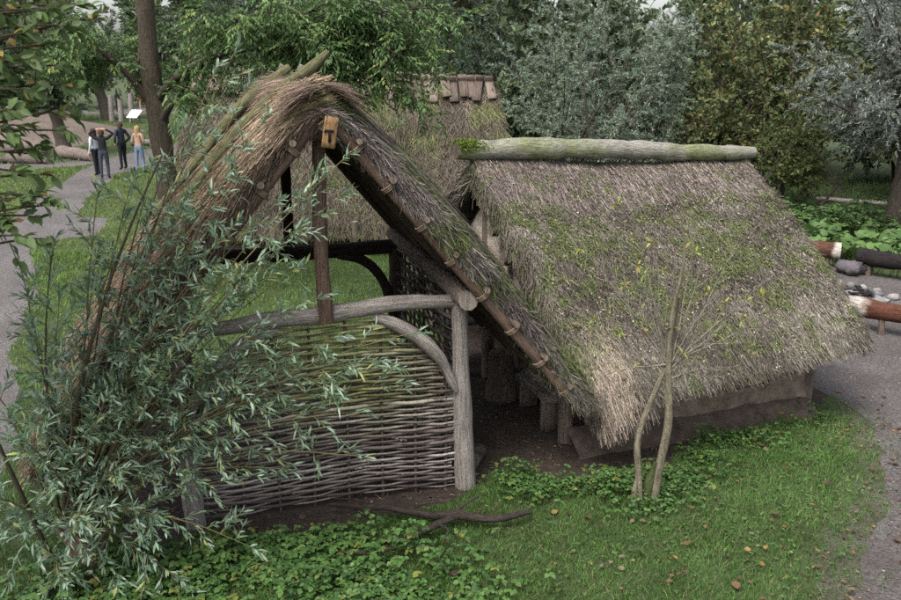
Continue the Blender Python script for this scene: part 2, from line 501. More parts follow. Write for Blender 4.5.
def thatch_straw(mb, pos, col, n, L=(.16, .38), w=.009, spread=.25, lift=.06, vr=(0, 1), ur=(0, 1), out=.03, seg=1, power=1.0):
    u = rng.uniform(*ur, n); v = vr[0] + (vr[1] - vr[0]) * rng.uniform(0, 1, n) ** power
    p, du, dv, nn = roof_frame(pos, u, v)
    lump = (fbm(p, 2.2, 0, 3) - .55) * .05
    D = nrm(dv + du * rng.normal(0, spread, (n, 1)) + nn * rng.normal(lift * .6, lift, (n, 1)))
    W = nrm(np.cross(D, nn) + nn * rng.normal(0, .5, (n, 1)))
    ln = rng.uniform(*L, n)
    P = p + nn * (rng.uniform(-.02, out, n) + lump)[:, None] - dv * ln[:, None] * .4
    c = col(p)
    blades(mb, P, D, W, ln, rng.uniform(.6, 1.3, n) * w, c * rng.uniform(.2, 1.65, (n, 1)), seg=seg, bend=nn * rng.normal(.0, .012, (n, 1)) - np.array([0, 0, .01]))
    return mb

def thatch_edge(mb, pos, col, n, thick, side, L=(.12, .3), w=.009, over=.07, tangle=.35):
    """cut straw ends along an edge: side 'eave' (v=1), 'left' (u=0) or 'right' (u=1)"""
    a = rng.uniform(0, 1, n); dep = rng.uniform(0, 1, n) ** 1.15
    if side == 'eave': u, v = a, np.full(n, 1.0)
    elif side == 'left': u, v = np.zeros(n), a
    else: u, v = np.ones(n), a
    p, du, dv, nn = roof_frame(pos, u, v)
    o = dv if side == 'eave' else (-du if side == 'left' else du)
    th = thick(u, v) if callable(thick) else thick
    ln = rng.uniform(*L, n)
    if side == 'eave':
        D = nrm(dv + du * rng.normal(0, tangle * .5, (n, 1)) + nn * rng.normal(-.05, .12, (n, 1)) + np.array([0, 0, -.12]))
        P = p - nn * (dep * th)[:, None] - D * ln[:, None] + dv * (rng.uniform(-.03, over, n) - dep * .10)[:, None]
    else:
        D = nrm(dv * 1.0 + o * rng.normal(.15, .25, (n, 1)) + nn * rng.normal(.0, tangle, (n, 1)))
        P = p - nn * (dep * th)[:, None] + o * rng.uniform(-.03, .035, (n, 1)) - dv * ln[:, None] * .5
    W = nrm(np.cross(D, jit(n, 1) + o * .4))
    blades(mb, P, D, W, ln, rng.uniform(.6, 1.3, n) * w, col(p) * rng.uniform(.5, 1.4, (n, 1)), seg=1, bend=jit(n, .02) - np.array([0, 0, .015]))
    return mb

def palette(cols, seed, scale, moss=None, mossat=lambda p: 0.0, fine=3.5):
    cols = np.asarray(cols, float)
    def f(p):
        k = fbm(p, scale, seed, 3) * 1.5 - .25 + rng.normal(0, .13, len(p))
        c = np.stack([np.interp(k, np.linspace(0, 1, len(cols)), cols[:, i]) for i in range(3)], 1)
        if moss is not None:
            m = fbm(p, fine, seed + 20, 3) + rng.normal(0, .10, len(p)) + mossat(p)
            s = np.clip((m - .50) / .16, 0, 1)[:, None]
            mc = np.asarray(moss, float)[rng.integers(0, len(moss), len(p))]
            c = c * (1 - s) + mc * s
        return c
    return f

GREY_REED = [(.044, .037, .030), (.080, .069, .056), (.128, .112, .092), (.205, .183, .152)]
BROWN_REED = [(.070, .048, .034), (.140, .098, .067), (.215, .155, .107), (.31, .24, .165)]
MOSS = [(.085, .115, .030), (.060, .085, .025), (.125, .150, .045), (.105, .120, .05)]

# ------------------------------------------------------------------ the open shed in front
YAW = math.radians(17)
G_ = np.array([math.cos(YAW), math.sin(YAW), 0]); B_ = np.array([-math.sin(YAW), math.cos(YAW), 0])
SM = np.array([-1.10, 7.13, 0])
def S(o, d, z):
    o, d, z = np.broadcast_arrays(np.asarray(o, float), np.asarray(d, float), np.asarray(z, float))
    return SM + o[..., None] * G_ + d[..., None] * B_ + z[..., None] * np.array([0, 0, 1.])
PO = np.array([0, .10, .25, .50, .85, 1.47, 2.07, 2.45])
PZ = np.array([3.80, 3.765, 3.66, 3.41, 3.02, 2.29, 1.50, 1.00])
def prof(o): return np.interp(np.abs(o), PO, PZ)

shed = thing('thatched_shed', 'open fronted thatched shed with a steep gable and a woven wattle front', 'shed', tuple(SM))
def P_shed(mb, name, mat, parent=None, smooth=True, **k):
    shift(mb, SM); return mb.build(name, mat, parent or shed, smooth, **k)

def shed_side(sgn):
    def pos(u, v):
        o = v * 2.42
        d = -.46 + 3.45 * u + .05 * np.sin(v * 9 + 1) * (1 - u)
        z = prof(o) + .03 * np.sin(d * 2.3 + v * 4) - .13 * np.clip(1 - u / .09, 0, 1) ** 2
        return S(sgn * o, d, z)
    return pos
shed_thick = lambda u, v: .19 + .03 * v
colL = palette(BROWN_REED, 2, 1.6, MOSS, lambda p: -.06 + .10 * (fbm(p, .8, 31) - .5))
colR = palette(GREY_REED, 4, 1.8, MOSS, lambda p: .02)
colV = palette([(.065, .045, .035), (.125, .09, .067), (.19, .14, .105), (.27, .205, .155)], 6, 2.0)
colVR = palette([(.075, .062, .058), (.12, .10, .093), (.17, .146, .135), (.22, .19, .165)], 9, 2.0, MOSS, lambda p: np.clip((2.75 - p[:, 2]) * .10, -.1, .06))
for sgn, col, cv, nm in ((-1, colL, colV, 'left'), (1, colR, colVR, 'right')):
    pos = shed_side(sgn)
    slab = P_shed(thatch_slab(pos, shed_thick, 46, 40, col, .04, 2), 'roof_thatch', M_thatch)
    st = MB()
    thatch_straw(st, pos, col, 34000 if sgn < 0 else 14000, (.16, .48), .0055, .17, .035)
    thatch_edge(st, pos, cv, 15000, lambda u, v: .19, 'left', (.04, .14), .0055, tangle=.40)
    thatch_edge(st, pos, cv, 3500, lambda u, v: .2, 'right', (.08, .22), .007)
    thatch_edge(st, pos, col, 6000, .22, 'eave', (.15, .35), .006)
    P_shed(st, 'straw', M_straw, slab, False, kind='stuff')
    # loose tuft curtain hanging under the verge
    ht = MB(); n = 420
    v = rng.uniform(.02, .95, n); p, du, dv, nn = roof_frame(pos, np.zeros(n), v)
    p = p - nn * rng.uniform(.12, .20, (n, 1)) - du * rng.uniform(-.03, .05, (n, 1))
    blades(ht, p, nrm(np.array([0, 0, -1.]) + jit(n, .55)), nrm(jit(n, 1)), rng.uniform(.04, .13, n), .005, cv(p) * rng.uniform(.5, 1.3, (n, 1)), bend=jit(n, .03))
    P_shed(ht, 'loose_straw', M_straw, slab, False, kind='stuff')
# straw folded over the ridge
rc = MB(); n = 7000
d = rng.uniform(-.5, 2.95, n); o = rng.normal(0, .13, n)
p = S(o, d, prof(o) + rng.uniform(-.01, .05, n))
D = nrm(G_ * np.sign(o)[:, None] + np.stack([0 * o, 0 * o, -np.abs(o) * 3.5], 1) + B_ * rng.normal(0, .35, (n, 1)))
blades(rc, p, D, nrm(np.cross(D, np.array([0, 0, 1.])) + jit(n, .4)), rng.uniform(.12, .36, n), .0055, colV(p) * rng.uniform(.6, 1.4, (n, 1)), bend=np.array([0, 0, -.04]) + jit(n, .03))
P_shed(rc, 'ridge_straw', M_straw, None, False, kind='stuff')

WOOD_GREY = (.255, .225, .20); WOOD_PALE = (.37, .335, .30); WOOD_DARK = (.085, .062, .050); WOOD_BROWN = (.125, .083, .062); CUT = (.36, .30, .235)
def log(name, pts, r, col, mat=M_wood, n=14, sides=10, rough=.14, cap=CUT, seed=0, lump=.06, parent=None, **k):
    mb = MB(); tube(mb, pts, r, col, sides, n, rough, 7, cap, seed, lump=lump)
    return P_shed(mb, name, mat, parent, **k)

# posts, plates, tie beams, braces
log('post', [S(1.30, -.02, -.1), S(1.27, 0, .7), S(1.25, .0, 1.3), S(1.235, .0, 1.90)], [.105, .092, .083, .082], WOOD_GREY, n=20, seed=1, sides=14)
log('post', [S(-1.22, -.02, -.1), S(-1.26, 0, .8), S(-1.29, 0, 1.86)], [.09, .078, .07], WOOD_GREY, n=20, seed=2, sides=14)
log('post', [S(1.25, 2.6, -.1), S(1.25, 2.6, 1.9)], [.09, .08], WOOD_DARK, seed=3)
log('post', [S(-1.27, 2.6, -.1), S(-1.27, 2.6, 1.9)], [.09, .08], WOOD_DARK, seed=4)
for s_ in (1, -1):
    log('wall_plate', [S(1.21 * s_, -.34, 1.97), S(1.25 * s_, 1.0, 1.96), S(1.27 * s_, 2.85, 1.96)], [.09, .086, .078], (.19, .15, .125), cap=(.26, .22, .185), seed=5 + s_, n=20)
log('tie_beam', [S(-1.48, .02, 1.78), S(-.95, .02, 1.80), S(-.45, .02, 1.84), S(.05, .02, 1.85), S(.6, .02, 1.90), S(.95, .0, 1.895), S(1.24, 0, 1.875)],
    [.06, .065, .078, .075, .07, .062, .055], WOOD_GREY, n=34, seed=8, sides=12, rough=.2, lump=.14)
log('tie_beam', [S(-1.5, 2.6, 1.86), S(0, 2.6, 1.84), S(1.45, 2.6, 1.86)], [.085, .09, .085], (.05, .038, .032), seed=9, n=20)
log('brace', [S(.42, .03, 1.80), S(.62, -.03, 1.72), S(.86, -.05, 1.55), S(1.03, -.05, 1.36), S(1.14, -.06, 1.13), S(1.19, -.06, 1.02)], [.045, .058, .066, .063, .045, .025], WOOD_GREY, n=28, seed=10, rough=.22, lump=.2)
log('brace', [S(-.42, .03, 1.74), S(-.68, -.03, 1.68), S(-.95, -.04, 1.48), S(-1.16, -.05, 1.18), S(-1.2, -.05, .98)], [.045, .055, .055, .05, .03], WOOD_GREY, n=28, seed=11, rough=.2, lump=.2)
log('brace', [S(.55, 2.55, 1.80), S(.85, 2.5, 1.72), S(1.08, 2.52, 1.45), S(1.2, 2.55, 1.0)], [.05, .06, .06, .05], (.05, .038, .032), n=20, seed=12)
log('king_post', [S(.0, -.05, 1.80), S(-.02, -.06, 2.6), S(.0, -.10, 3.5)], [.066, .060, .058], WOOD_BROWN, n=22, seed=13, sides=12)
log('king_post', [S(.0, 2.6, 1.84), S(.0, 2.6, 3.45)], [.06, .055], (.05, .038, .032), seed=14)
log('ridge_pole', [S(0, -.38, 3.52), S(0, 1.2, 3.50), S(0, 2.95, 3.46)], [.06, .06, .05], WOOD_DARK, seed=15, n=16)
# rafters under both slopes, roof battens whose ends show at the verge
def under(o, drop): return prof(o) - drop
for k, dd in enumerate((-.36, .62, 1.5, 2.35, 2.8)):
    for s_ in (1, -1):
        oo = np.array([.03, .5, 1.1, 1.7, 2.3])
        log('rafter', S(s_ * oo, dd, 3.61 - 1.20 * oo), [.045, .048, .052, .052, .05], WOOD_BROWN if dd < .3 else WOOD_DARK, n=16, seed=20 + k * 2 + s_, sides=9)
for k, oo in enumerate((.26, .52, .80, 1.06, 1.34, 1.62, 1.90, 2.16)):
    for s_ in (1, -1):
        e = -.47 - .05 * random.random(); zz = 3.61 - 1.20 * oo + .085
        log('batten', [S(s_ * oo, e, zz), S(s_ * (oo + .02), 1.2, zz + .01), S(s_ * oo, 2.95, zz)], [.028, .03, .028], (.12, .085, .066), n=10, seed=50 + k * 2 + s_, sides=8, cap=(.22, .17, .13))
        # rope lashing where the batten crosses the front rafter
        mb = MB(); c0 = S(s_ * oo, -.36, zz - .06); tt = nrm(S(s_ * 1.0, 0, -1.20) - SM)
        for q in range(3):
            an = np.linspace(0, 2 * PI, 12); ax2 = np.cross(tt, B_)
            ring = c0 + tt * (q - 1) * .016 + B_ * np.cos(an)[:, None] * .064 + ax2 * np.sin(an)[:, None] * .074
            tube(mb, ring, .008, (.17, .125, .09), 5)
        P_shed(mb, 'lashing', M_twig)
# dark inner reed lining below the battens is the slab's own underside; crossed riders hold the ridge
for k, dd in enumerate((.62, 2.2)):
    for s_ in (-1, 1):
        hd_ = (.20 if (s_ < 0 and k == 0) else .03)
        oo = np.array([-hd_ * s_, .0, .5 * s_, 1.0 * s_, (1.45 if s_ < 0 else 1.25) * s_])
        top_ = np.array([prof(0) + (.27 if hd_ > .1 else .10), prof(0) + .10, prof(.5) + .10, prof(1.0) + .10, prof(abs(oo[-1])) + .10])
        log('ridge_rider', S(oo, dd + .10 * s_, top_), [.03, .05, .056, .058, .05], (.12, .115, .062) if s_ < 0 else (.15, .15, .10), M_bark, n=24, rough=.3, lump=.2, seed=70 + k * 2 + s_, cap=(.16, .12, .09))
# the little board with the black sign
mb = MB(); bd = S(.0, -.15, 3.36); bw = .125
plank(mb, S(.045, -.50, 3.58), S(.005, -.495, 3.345), G_, .105, .022, (.25, .15, .07), seed=3, warp=.003)
board = P_shed(mb, 'sign_board', M_wood)
mb = MB()
for a, b, w_ in (((.022, 3.47), (.016, 3.385), .020), ((-.012, 3.478), (.052, 3.470), .018), ((-.010, 3.480), (-.016, 3.462), .014)):
    plank(mb, S(a[0], -.515, a[1]), S(b[0], -.515, b[1]), G_ if abs(a[0] - b[0]) < .02 else np.array([0, 0, 1.]), w_, .006, (.012, .011, .011), 3, warp=.001)
P_shed(mb, 'painted_sign', M_wood, board, False)

# woven wattle: stakes and single withies
def wattle(parent, origin, axis, x0, x1, zlo, ztop, stakes, nrows, cols, amp=.026, r=.0115, depth_dir=None, seed=0):
    panel = bpy.data.objects.new('wattle_panel', None); C.objects.link(panel); panel.parent = parent
    panel.location = Vector(tuple(np.asarray(origin) - SM)) if parent is shed else tuple(origin)
    for k, sx in enumerate(stakes):
        mb = MB(); zt = ztop(sx) + .03
        tube(mb, [np.array(axis) * sx, np.array(axis) * (sx + .01) + np.array([0, 0, zt])], [.016, .013], (.085, .065, .055), 7, 8, .1, cap=CUT, seed=seed + k)
        mb.build('stake', M_wood, panel, True)
    zs = np.linspace(zlo, max(ztop(x) for x in np.linspace(x0, x1, 40)), nrows)
    for k, z in enumerate(zs):
        xs = np.linspace(x0, x1, 60); ok = np.array([ztop(x) >= z for x in xs])
        if ok.sum() < 8: continue
        xa, xb = xs[ok][0] - random.uniform(-.03, .06), xs[ok][-1] + random.uniform(-.04, .05)
        n = max(12, int((xb - xa) / .055))
        x = np.linspace(xa, xb, n)
        ph = PI * np.interp(x, stakes, np.arange(len(stakes)), left=-.4, right=len(stakes) - .6) + (PI if k % 2 else 0)
        off = amp * np.cos(ph)
        q = np.stack([x, 0 * x, 0 * x + k * .7], 1)
        sagz = .020 * np.sin(x * 2.6 + 1.1) + .030 * (vnoise(q * [1, 1, .12], 1.8, seed) - .5) + .026 * (vnoise(q, 5, seed + 1) - .5)
        p = x[:, None] * np.array(axis) + off[:, None] * np.array(depth_dir) + (z + sagz)[:, None] * np.array([0, 0, 1.])
        rr = np.linspace(1.2, .75, n) if k % 4 < 2 else np.linspace(.75, 1.2, n)
        c = cols(p + np.asarray(origin), k)
        cuts = [0, n] if random.random() < .45 or n < 24 else [0, random.randint(9, n - 9), n]
        for a0, a1 in zip(cuts[:-1], cuts[1:]):
            lo, hi_ = max(0, a0 - 1), min(n, a1 + 1); q_ = p[lo:hi_].copy(); m_ = len(q_); cc = c[lo:hi_] * random.uniform(.72, 1.3)
            if len(cuts) > 2:      # a rod that ends in mid-panel pokes out a little
                e_ = -1 if a0 == 0 else 0; sg_ = random.choice((-1, -1, 1))
                q_[e_] += np.array(depth_dir) * sg_ * random.uniform(.012, .035) + np.array([0, 0, random.uniform(-.012, .014)])
            th_ = rr[lo:hi_] * r * random.uniform(.72, 1.28) * (1 + .35 * (vnoise(q_, 9, k) - .5))
            mb = MB(); tube(mb, q_, th_, np.repeat(cc, 6, 0), 6, rough=.12, rs=30, seed=k, cap=(.24, .20, .16))
            mb.build('withy', M_twig, panel, True)
    return panel
def arch(x):
    a = abs(x)
    return 1.75 if a < .48 else float(np.interp(a, [.48, .68, .95, 1.12, 1.22], [1.75, 1.64, 1.40, 1.12, .96]))
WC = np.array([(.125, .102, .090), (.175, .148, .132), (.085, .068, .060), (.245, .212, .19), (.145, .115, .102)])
def wcols(p, k):
    base = WC[(k * 7 + k // 3) % 5] * random.uniform(.8, 1.2)
    lp = p - SM; x = lp @ G_
    gz = np.exp(-((x - .15) / .75) ** 2) * np.clip((p[:, 2] - .55) / .7, 0, 1) * (.55 + .9 * (fbm(p, 2.5, 40, 2) - .3))
    gz = np.clip(gz, 0, .85)[:, None]
    return base[None] * (1 - gz) + np.array([.16, .18, .045])[None] * gz
wattle(shed, SM, G_, -1.21, 1.19, .05, arch, [-1.12, -.80, -.48, -.16, .16, .48, .80, 1.1], 53, wcols, amp=.020, r=.0128, depth_dir=B_, seed=3)
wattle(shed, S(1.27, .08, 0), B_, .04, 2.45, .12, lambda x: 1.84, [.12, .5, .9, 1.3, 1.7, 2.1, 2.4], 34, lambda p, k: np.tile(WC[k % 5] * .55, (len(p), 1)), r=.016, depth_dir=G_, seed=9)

# ------------------------------------------------------------------ the low house on the right
RL, RR = np.array([.27, 10.45, 2.81]), np.array([4.12, 11.95, 2.66])
EL, ER = np.array([1.43, 7.50, .78]), np.array([4.66, 8.95, 1.0])
house = thing('thatched_house', 'low mud walled house with a big mossy thatched roof and a log on its ridge', 'house', (2.6, 10.2, 0))
HO = np.array([2.6, 10.2, 0])
def P_house(mb, name, mat, parent=None, smooth=True, **k):
    shift(mb, HO); return mb.build(name, mat, parent or house, smooth, **k)
def hpos(u, v):
    u = u[:, None]; v = v[:, None]
    p = (RL * (1 - u) + RR * u) * (1 - v) + (EL * (1 - u) + ER * u) * v
    p = p + np.array([0, 0, 1.]) * (.10 * np.sin(PI * v) - .05 * np.sin(PI * u) + .022 * np.sin(u * 11 + v * 5) + .018 * np.sin(u * 5 - v * 13 + 1))
    p = p + np.array([.03, .06, -.08]) * (1 - u) ** 6 * v ** 4
    return p
ax_h = nrm(RR - RL); nb = np.array([-ax_h[1], ax_h[0], 0])
EL2, ER2 = RL + nb * 2.75 + np.array([0, 0, -2.2]), RR + nb * 2.75 + np.array([0, 0, -2.05])
def hback(u, v):
    u = u[:, None]; v = v[:, None]
    return (RL * (1 - u) + RR * u) * (1 - v) + (EL2 * (1 - u) + ER2 * u) * v + np.array([0, 0, .08]) * np.sin(PI * v)
def hmoss(p):
    t = np.clip((2.75 - p[:, 2]) / 2.2, 0, 1)
    return -.07 + .10 * np.sin(np.clip(t * 1.15, 0, 1) * PI) + .34 * (fbm(p, 1.3, 77) - .5) - .10 * (t > .93)
colH = palette(GREY_REED, 12, 2.2, [(.088, .105, .040), (.070, .09, .030), (.115, .128, .055), (.10, .105, .056), (.125, .122, .078)], hmoss, 6.5)
def colHe(p):
    c = colH(p); k = np.exp(-(((p[:, 0] - 1.62) / .20) ** 2 + ((p[:, 1] - 7.95) / .40) ** 2))[:, None] * .6
    return c * (1 - k) + np.array([.40, .325, .25]) * k
hthick = lambda u, v: .30 - .13 * v
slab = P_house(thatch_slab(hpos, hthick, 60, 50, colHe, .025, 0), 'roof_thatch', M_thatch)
st = MB()
thatch_straw(st, hpos, colHe, 110000, (.03, .10), .0062, .50, .14)
thatch_straw(st, hpos, colHe, 4000, (.10, .2), .005, .45, .08)
n = 3600; u = rng.uniform(.01, .99, n); v = rng.uniform(.03, .99, n); p, du, dv, nn = roof_frame(hpos, u, v)      # pale crumbs of dead leaf and lichen
leaves(st, p + nn * rng.uniform(.0, .04, (n, 1)), dv + jit(n, 1), nn + jit(n, .6), rng.uniform(.012, .035, n), rng.uniform(.008, .02, n), pick(n, [(.30, .25, .19), (.22, .16, .11), (.33, .31, .26), (.16, .10, .07), (.25, .25, .11)]), cheap=True)
thatch_straw(st, hpos, colHe, 20000, (.10, .24), .0055, .16, .03, vr=(.80, 1.0))
thatch_straw(st, hpos, palette([(.12, .095, .085), (.19, .155, .14), (.27, .22, .195)], 14, 2), 16000, (.10, .28), .0052, .16, .03, vr=(0, .26))
thatch_edge(st, hpos, colHe, 16000, hthick, 'eave', (.10, .22), .0055, .03)
thatch_edge(st, hpos, colHe, 12000, lambda u, v: .24, 'left', (.05, .14), .0055, tangle=.25)
thatch_edge(st, hpos, colHe, 6000, hthick, 'right', (.08, .2), .0058)
# shaggy lower left corner
n = 4200; u = np.abs(rng.normal(0, .07, n)); v = 1 - np.abs(rng.normal(0, .10, n)); p, du, dv, nn = roof_frame(hpos, np.clip(u, 0, 1), np.clip(v, 0, 1))
D = nrm(dv + du * rng.normal(0, .15, (n, 1)) + np.array([0, 0, -.35]))
blades(st, p - nn * rng.uniform(-.05, .25, (n, 1)), D, nrm(np.cross(D, jit(n, 1))), rng.uniform(.10, .26, n), .006, pick(n, [(.29, .235, .185), (.22, .18, .15), (.36, .29, .225), (.15, .125, .105)]), bend=np.array([0, 0, -.03]) + jit(n, .02), seg=1)
P_house(st, 'straw', M_straw, slab, False, kind='stuff')
# moss cushions and small weeds rooted in the thatch
ms = MB(); n = 30000; u = rng.uniform(.01, .99, n); v = rng.uniform(.05, .95, n); p, du, dv, nn = roof_frame(hpos, u, v)
keep = (fbm(p, 6.5, 32, 3) + hmoss(p)) > .57; p, nn, dv = p[keep], nn[keep], dv[keep]; n = len(p)
leaves(ms, p + nn * rng.uniform(.0, .045, (n, 1)), nn * .5 + jit(n, .8), nn + jit(n, .5), rng.uniform(.010, .028, n), rng.uniform(.007, .016, n), pick(n, [(.095, .12, .035), (.07, .095, .03), (.13, .155, .055)]), cheap=True)
P_house(ms, 'moss', M_moss, slab, False, kind='stuff')
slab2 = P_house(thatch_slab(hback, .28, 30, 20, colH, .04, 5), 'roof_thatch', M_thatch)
st = MB(); thatch_straw(st, hback, colH, 6000, (.2, .5), .012, .25, .06); thatch_edge(st, hback, colH, 2500, .28, 'left', (.12, .3), .01)
P_house(st, 'straw', M_straw, slab2, False, kind='stuff')

# hollowed ridge log
mb = MB()
a, b = RL - ax_h * .20 + np.array([-.02, -.02, .13]), RR + ax_h * .12 + np.array([0, 0, .10])
pts = [a, a + (b - a) * .25 + np.array([0, 0, .035]), a + (b - a) * .5 + np.array([0, 0, .03]), a + (b - a) * .75, b]
p = resample(pts, 90); sd = 18
q = np.linspace(0, 1, 90)
tube(mb, p, [.115, .13, .125, .115, .105, .085], (.3, .3, .25), sd, None, .20, 5, (.10, .08, .065), 4, .1, .12)
v = mb.v[0]; up = (v - np.repeat(p, sd, 0))
moss_k = np.clip((fbm(v, 2.6, 55, 3) - .44) * 3.5 + np.clip(1 - np.repeat(q, sd) * 10, 0, 1) * 2.0 + (up[:, 2] < .02) * .25, 0, 1)[:, None]
mb.c[0] = (np.array([.235, .222, .19]) * (1 + .5 * (fbm(v, 9, 3, 3) - .5))[:, None]) * (1 - moss_k) + np.array([.17, .185, .095]) * moss_k
rl = P_house(mb, 'ridge_log', M_bark)
ms = MB(); n = 1500; tq = np.abs(rng.normal(0, .035, n)); an = rng.uniform(.2, PI - .2, n)
pp_ = a + (b - a) * np.clip(tq, 0, 1)[:, None]; dr = np.cos(an)[:, None] * nb + np.sin(an)[:, None] * np.array([0, 0, 1.])
leaves(ms, pp_ + dr * .115, dr + jit(n, .6), dr + jit(n, .6), rng.uniform(.02, .045, n), .015, pick(n, [(.12, .17, .03), (.09, .13, .03), (.17, .21, .05)]), cheap=True)
P_house(ms, 'moss', M_moss, rl, False, kind='stuff')

def slabwall(mb, a, b, z0a, z1a, z0b, z1b, th, col, seed=0, n=(26, 10), bulge=.03):
    """a rough mud wall from a to b with its own height at each end"""
    a = np.array([*a, 0.]); b = np.array([*b, 0.]); d = nrm(b - a); s = np.array([-d[1], d[0], 0])
    V = []; nu, nv = n
    for side in (-.5, .5):
        u, v = unit_grid(nu, nv)
        z0 = z0a + (z0b - z0a) * u; z1 = z1a + (z1b - z1a) * u
        p = a + (b - a) * u[:, None] + s * side * th + np.array([0, 0, 1.]) * (z0 + (z1 - z0) * v)[:, None]
        p = p + s * ((fbm(p, 2.5, seed, 3) - .5) * 2 * bulge)[:, None] + s * (side * .10 * (1 - v) ** 3)[:, None]
        V.append(p)
    N = nu * nv; V = np.concatenate(V)
    i = np.arange(nu - 1)[:, None] * nv; j = np.arange(nv - 1)[None]
    q = np.stack([i + j, i + j + 1, i + nv + j + 1, i + nv + j], -1).reshape(-1, 4)
    def wl_(ids): ids = np.asarray(ids); return np.stack([ids[:-1], ids[1:], ids[1:] + N, ids[:-1] + N], 1)
    cc = np.asarray(col, float)[None] * (1 + .5 * (fbm(V, 3, seed + 4, 3) - .5))[:, None]
    return mb.add(V, [q, q[:, ::-1] + N, wl_(np.arange(nv)), wl_((nu - 1) * nv + np.arange(nv)), wl_(np.arange(nu) * nv), wl_(np.arange(nu) * nv + nv - 1)], cc)
MUD = (.165, .13, .10)
FA, FB = np.array([1.50, 8.50]), np.array([4.20, 9.48]); HD = nb[:2]
for (p0, p1, z0, z1, seed) in ((FA, FB, .95, 1.05, 1), (FB, FB + HD * 4.3, 1.0, .9, 2), (FA + HD * 4.3, FB + HD * 4.3, .9, .9, 3)):
    mb = MB(); slabwall(mb, p0, p1, -.05, z0, -.05, z1, .16, MUD, seed, (60, 18), .05); P_house(mb, 'mud_wall', M_mud)
mb = MB(); fn = nrm(np.array([FB[1] - FA[1], FA[0] - FB[0]]))      # earth banked against the foot of the wall
xs_ = np.linspace(-.1, 1.0, 50); rows = []
for off, zz in ((.0, .20), (.10, .17), (.22, .08), (.36, -.01)):
    P_ = FA[None] + (FB - FA)[None] * xs_[:, None] + fn * (off + .02)
    P3 = np.concatenate([P_, np.full((50, 1), zz)], 1); P3[:, 2] += (fbm(P3, 4, 3, 3) - .5) * .10 * (zz > 0); P3[:, :2] += fn * ((fbm(P3, 3, 5, 2) - .5) * .12)[:, None]; rows.append(P3)
V_ = np.concatenate(rows); i_ = (np.arange(3)[:, None] * 50 + np.arange(49)[None]).ravel()
mb.add(V_, np.stack([i_, i_ + 50, i_ + 51, i_ + 1], 1), np.array([.085, .066, .052]) * (1 + .6 * (fbm(V_, 9, 2, 3) - .5))[:, None]); P_house(mb, 'earth_bank', M_mud)
def hl(pt, z): return np.array([pt[0], pt[1], z])
GA = FA + np.array([-.25, -.0])
# upper gable of mud between timbers, the lower part is open
for (t0, t1) in ((.9, 2.1), (2.1, 3.3)):
    mb = MB(); f = lambda t: 2.35 - abs(t - 2.1) * .83
    slabwall(mb, GA + HD * t0, GA + HD * t1, 1.25, f(t0), 1.25, f(t1), .10, (.34, .295, .245), 7, (14, 12), .015); P_house(mb, 'gable_wall', M_mud)
for k, t in enumerate((-.0, 1.35, 2.1, 4.2)):
    mb = MB(); h = .75 if t < .5 or t > 4 else 2.3 - abs(t - 2.1) * .83
    q = GA + HD * t; tube(mb, [hl(q, -.1), hl(q + [-.02, 0], h)], [.085, .075], (.15, .12, .095), 10, 12, .12, cap=CUT, seed=30 + k); P_house(mb, 'post', M_wood)
mb = MB(); q = FB + np.array([.02, -.03]); tube(mb, [hl(q, -.1), hl(q, 1.0)], [.09, .08], (.13, .10, .08), 10, 12, .12, cap=CUT, seed=36); P_house(mb, 'post', M_wood)
mb = MB(); plank(mb, hl(GA + HD * .75 - HD * .0, 1.2), hl(GA + HD * 3.5, 1.2), (0, 0, 1), .14, .12, WOOD_DARK, seed=2); P_house(mb, 'gable_beam', M_wood)
for k, (dv_, dz) in enumerate(((.0, -.22), (.30, -.46), (.62, -.74), (.95, -1.02), (1.35, -1.36), (1.8, -1.75))):
    for side in (1, -1):
        s0 = RL - nb * dv_ * side + np.array([0, 0, dz]) - ax_h * .02
        mb = MB(); tube(mb, [s0, s0 + ax_h * 2, s0 + ax_h * 4.2], [.075, .07, .065], (.10, .078, .062), 10, 8, .12, cap=(.17, .135, .105), seed=40 + k); P_house(mb, 'purlin', M_wood)
for side in (1, -1):
    s0 = RL + ax_h * .32 + np.array([0, 0, -.30])
    if side > 0: continue
    mb = MB(); tube(mb, [s0, s0 - nb * 2.6 * side + np.array([0, 0, -2.0])], [.06, .065], (.16, .13, .10), 9, 10, .12, cap=CUT, seed=51); P_house(mb, 'rafter', M_wood)

# ------------------------------------------------------------------ the long house behind
lh = thing('thatched_longhouse', 'long thatched house behind the shed with a row of planks along its ridge', 'house', (-2.7, 20, 0))
LO = np.array([-2.7, 20., 0])
def P_lh(mb, name, mat, parent=None, smooth=True, **k):
    shift(mb, LO); return mb.build(name, mat, parent or lh, smooth, **k)
BL_, BR_ = np.array([-5.7, 20.0, 3.60]), np.array([.98, 20.0, 3.42])
def lpos(s_):
    def f(u, v):
        x = BL_[0] + (BR_[0] - BL_[0]) * u + (2 * u - 1) * v * .55
        z = (BL_[2] + (BR_[2] - BL_[2]) * u) * (1 - v) + .42 * v + .12 * np.sin(PI * v)
        return np.stack([x, 20 - s_ * (2.55 * v) + .04 * np.sin(x * 2), z], 1)
    return f
colB = palette([(.055, .045, .034), (.09, .075, .058), (.13, .108, .084), (.18, .148, .115)], 17, 1.2, [(.13, .135, .06), (.10, .11, .05)], lambda p: -.02, 1.8)
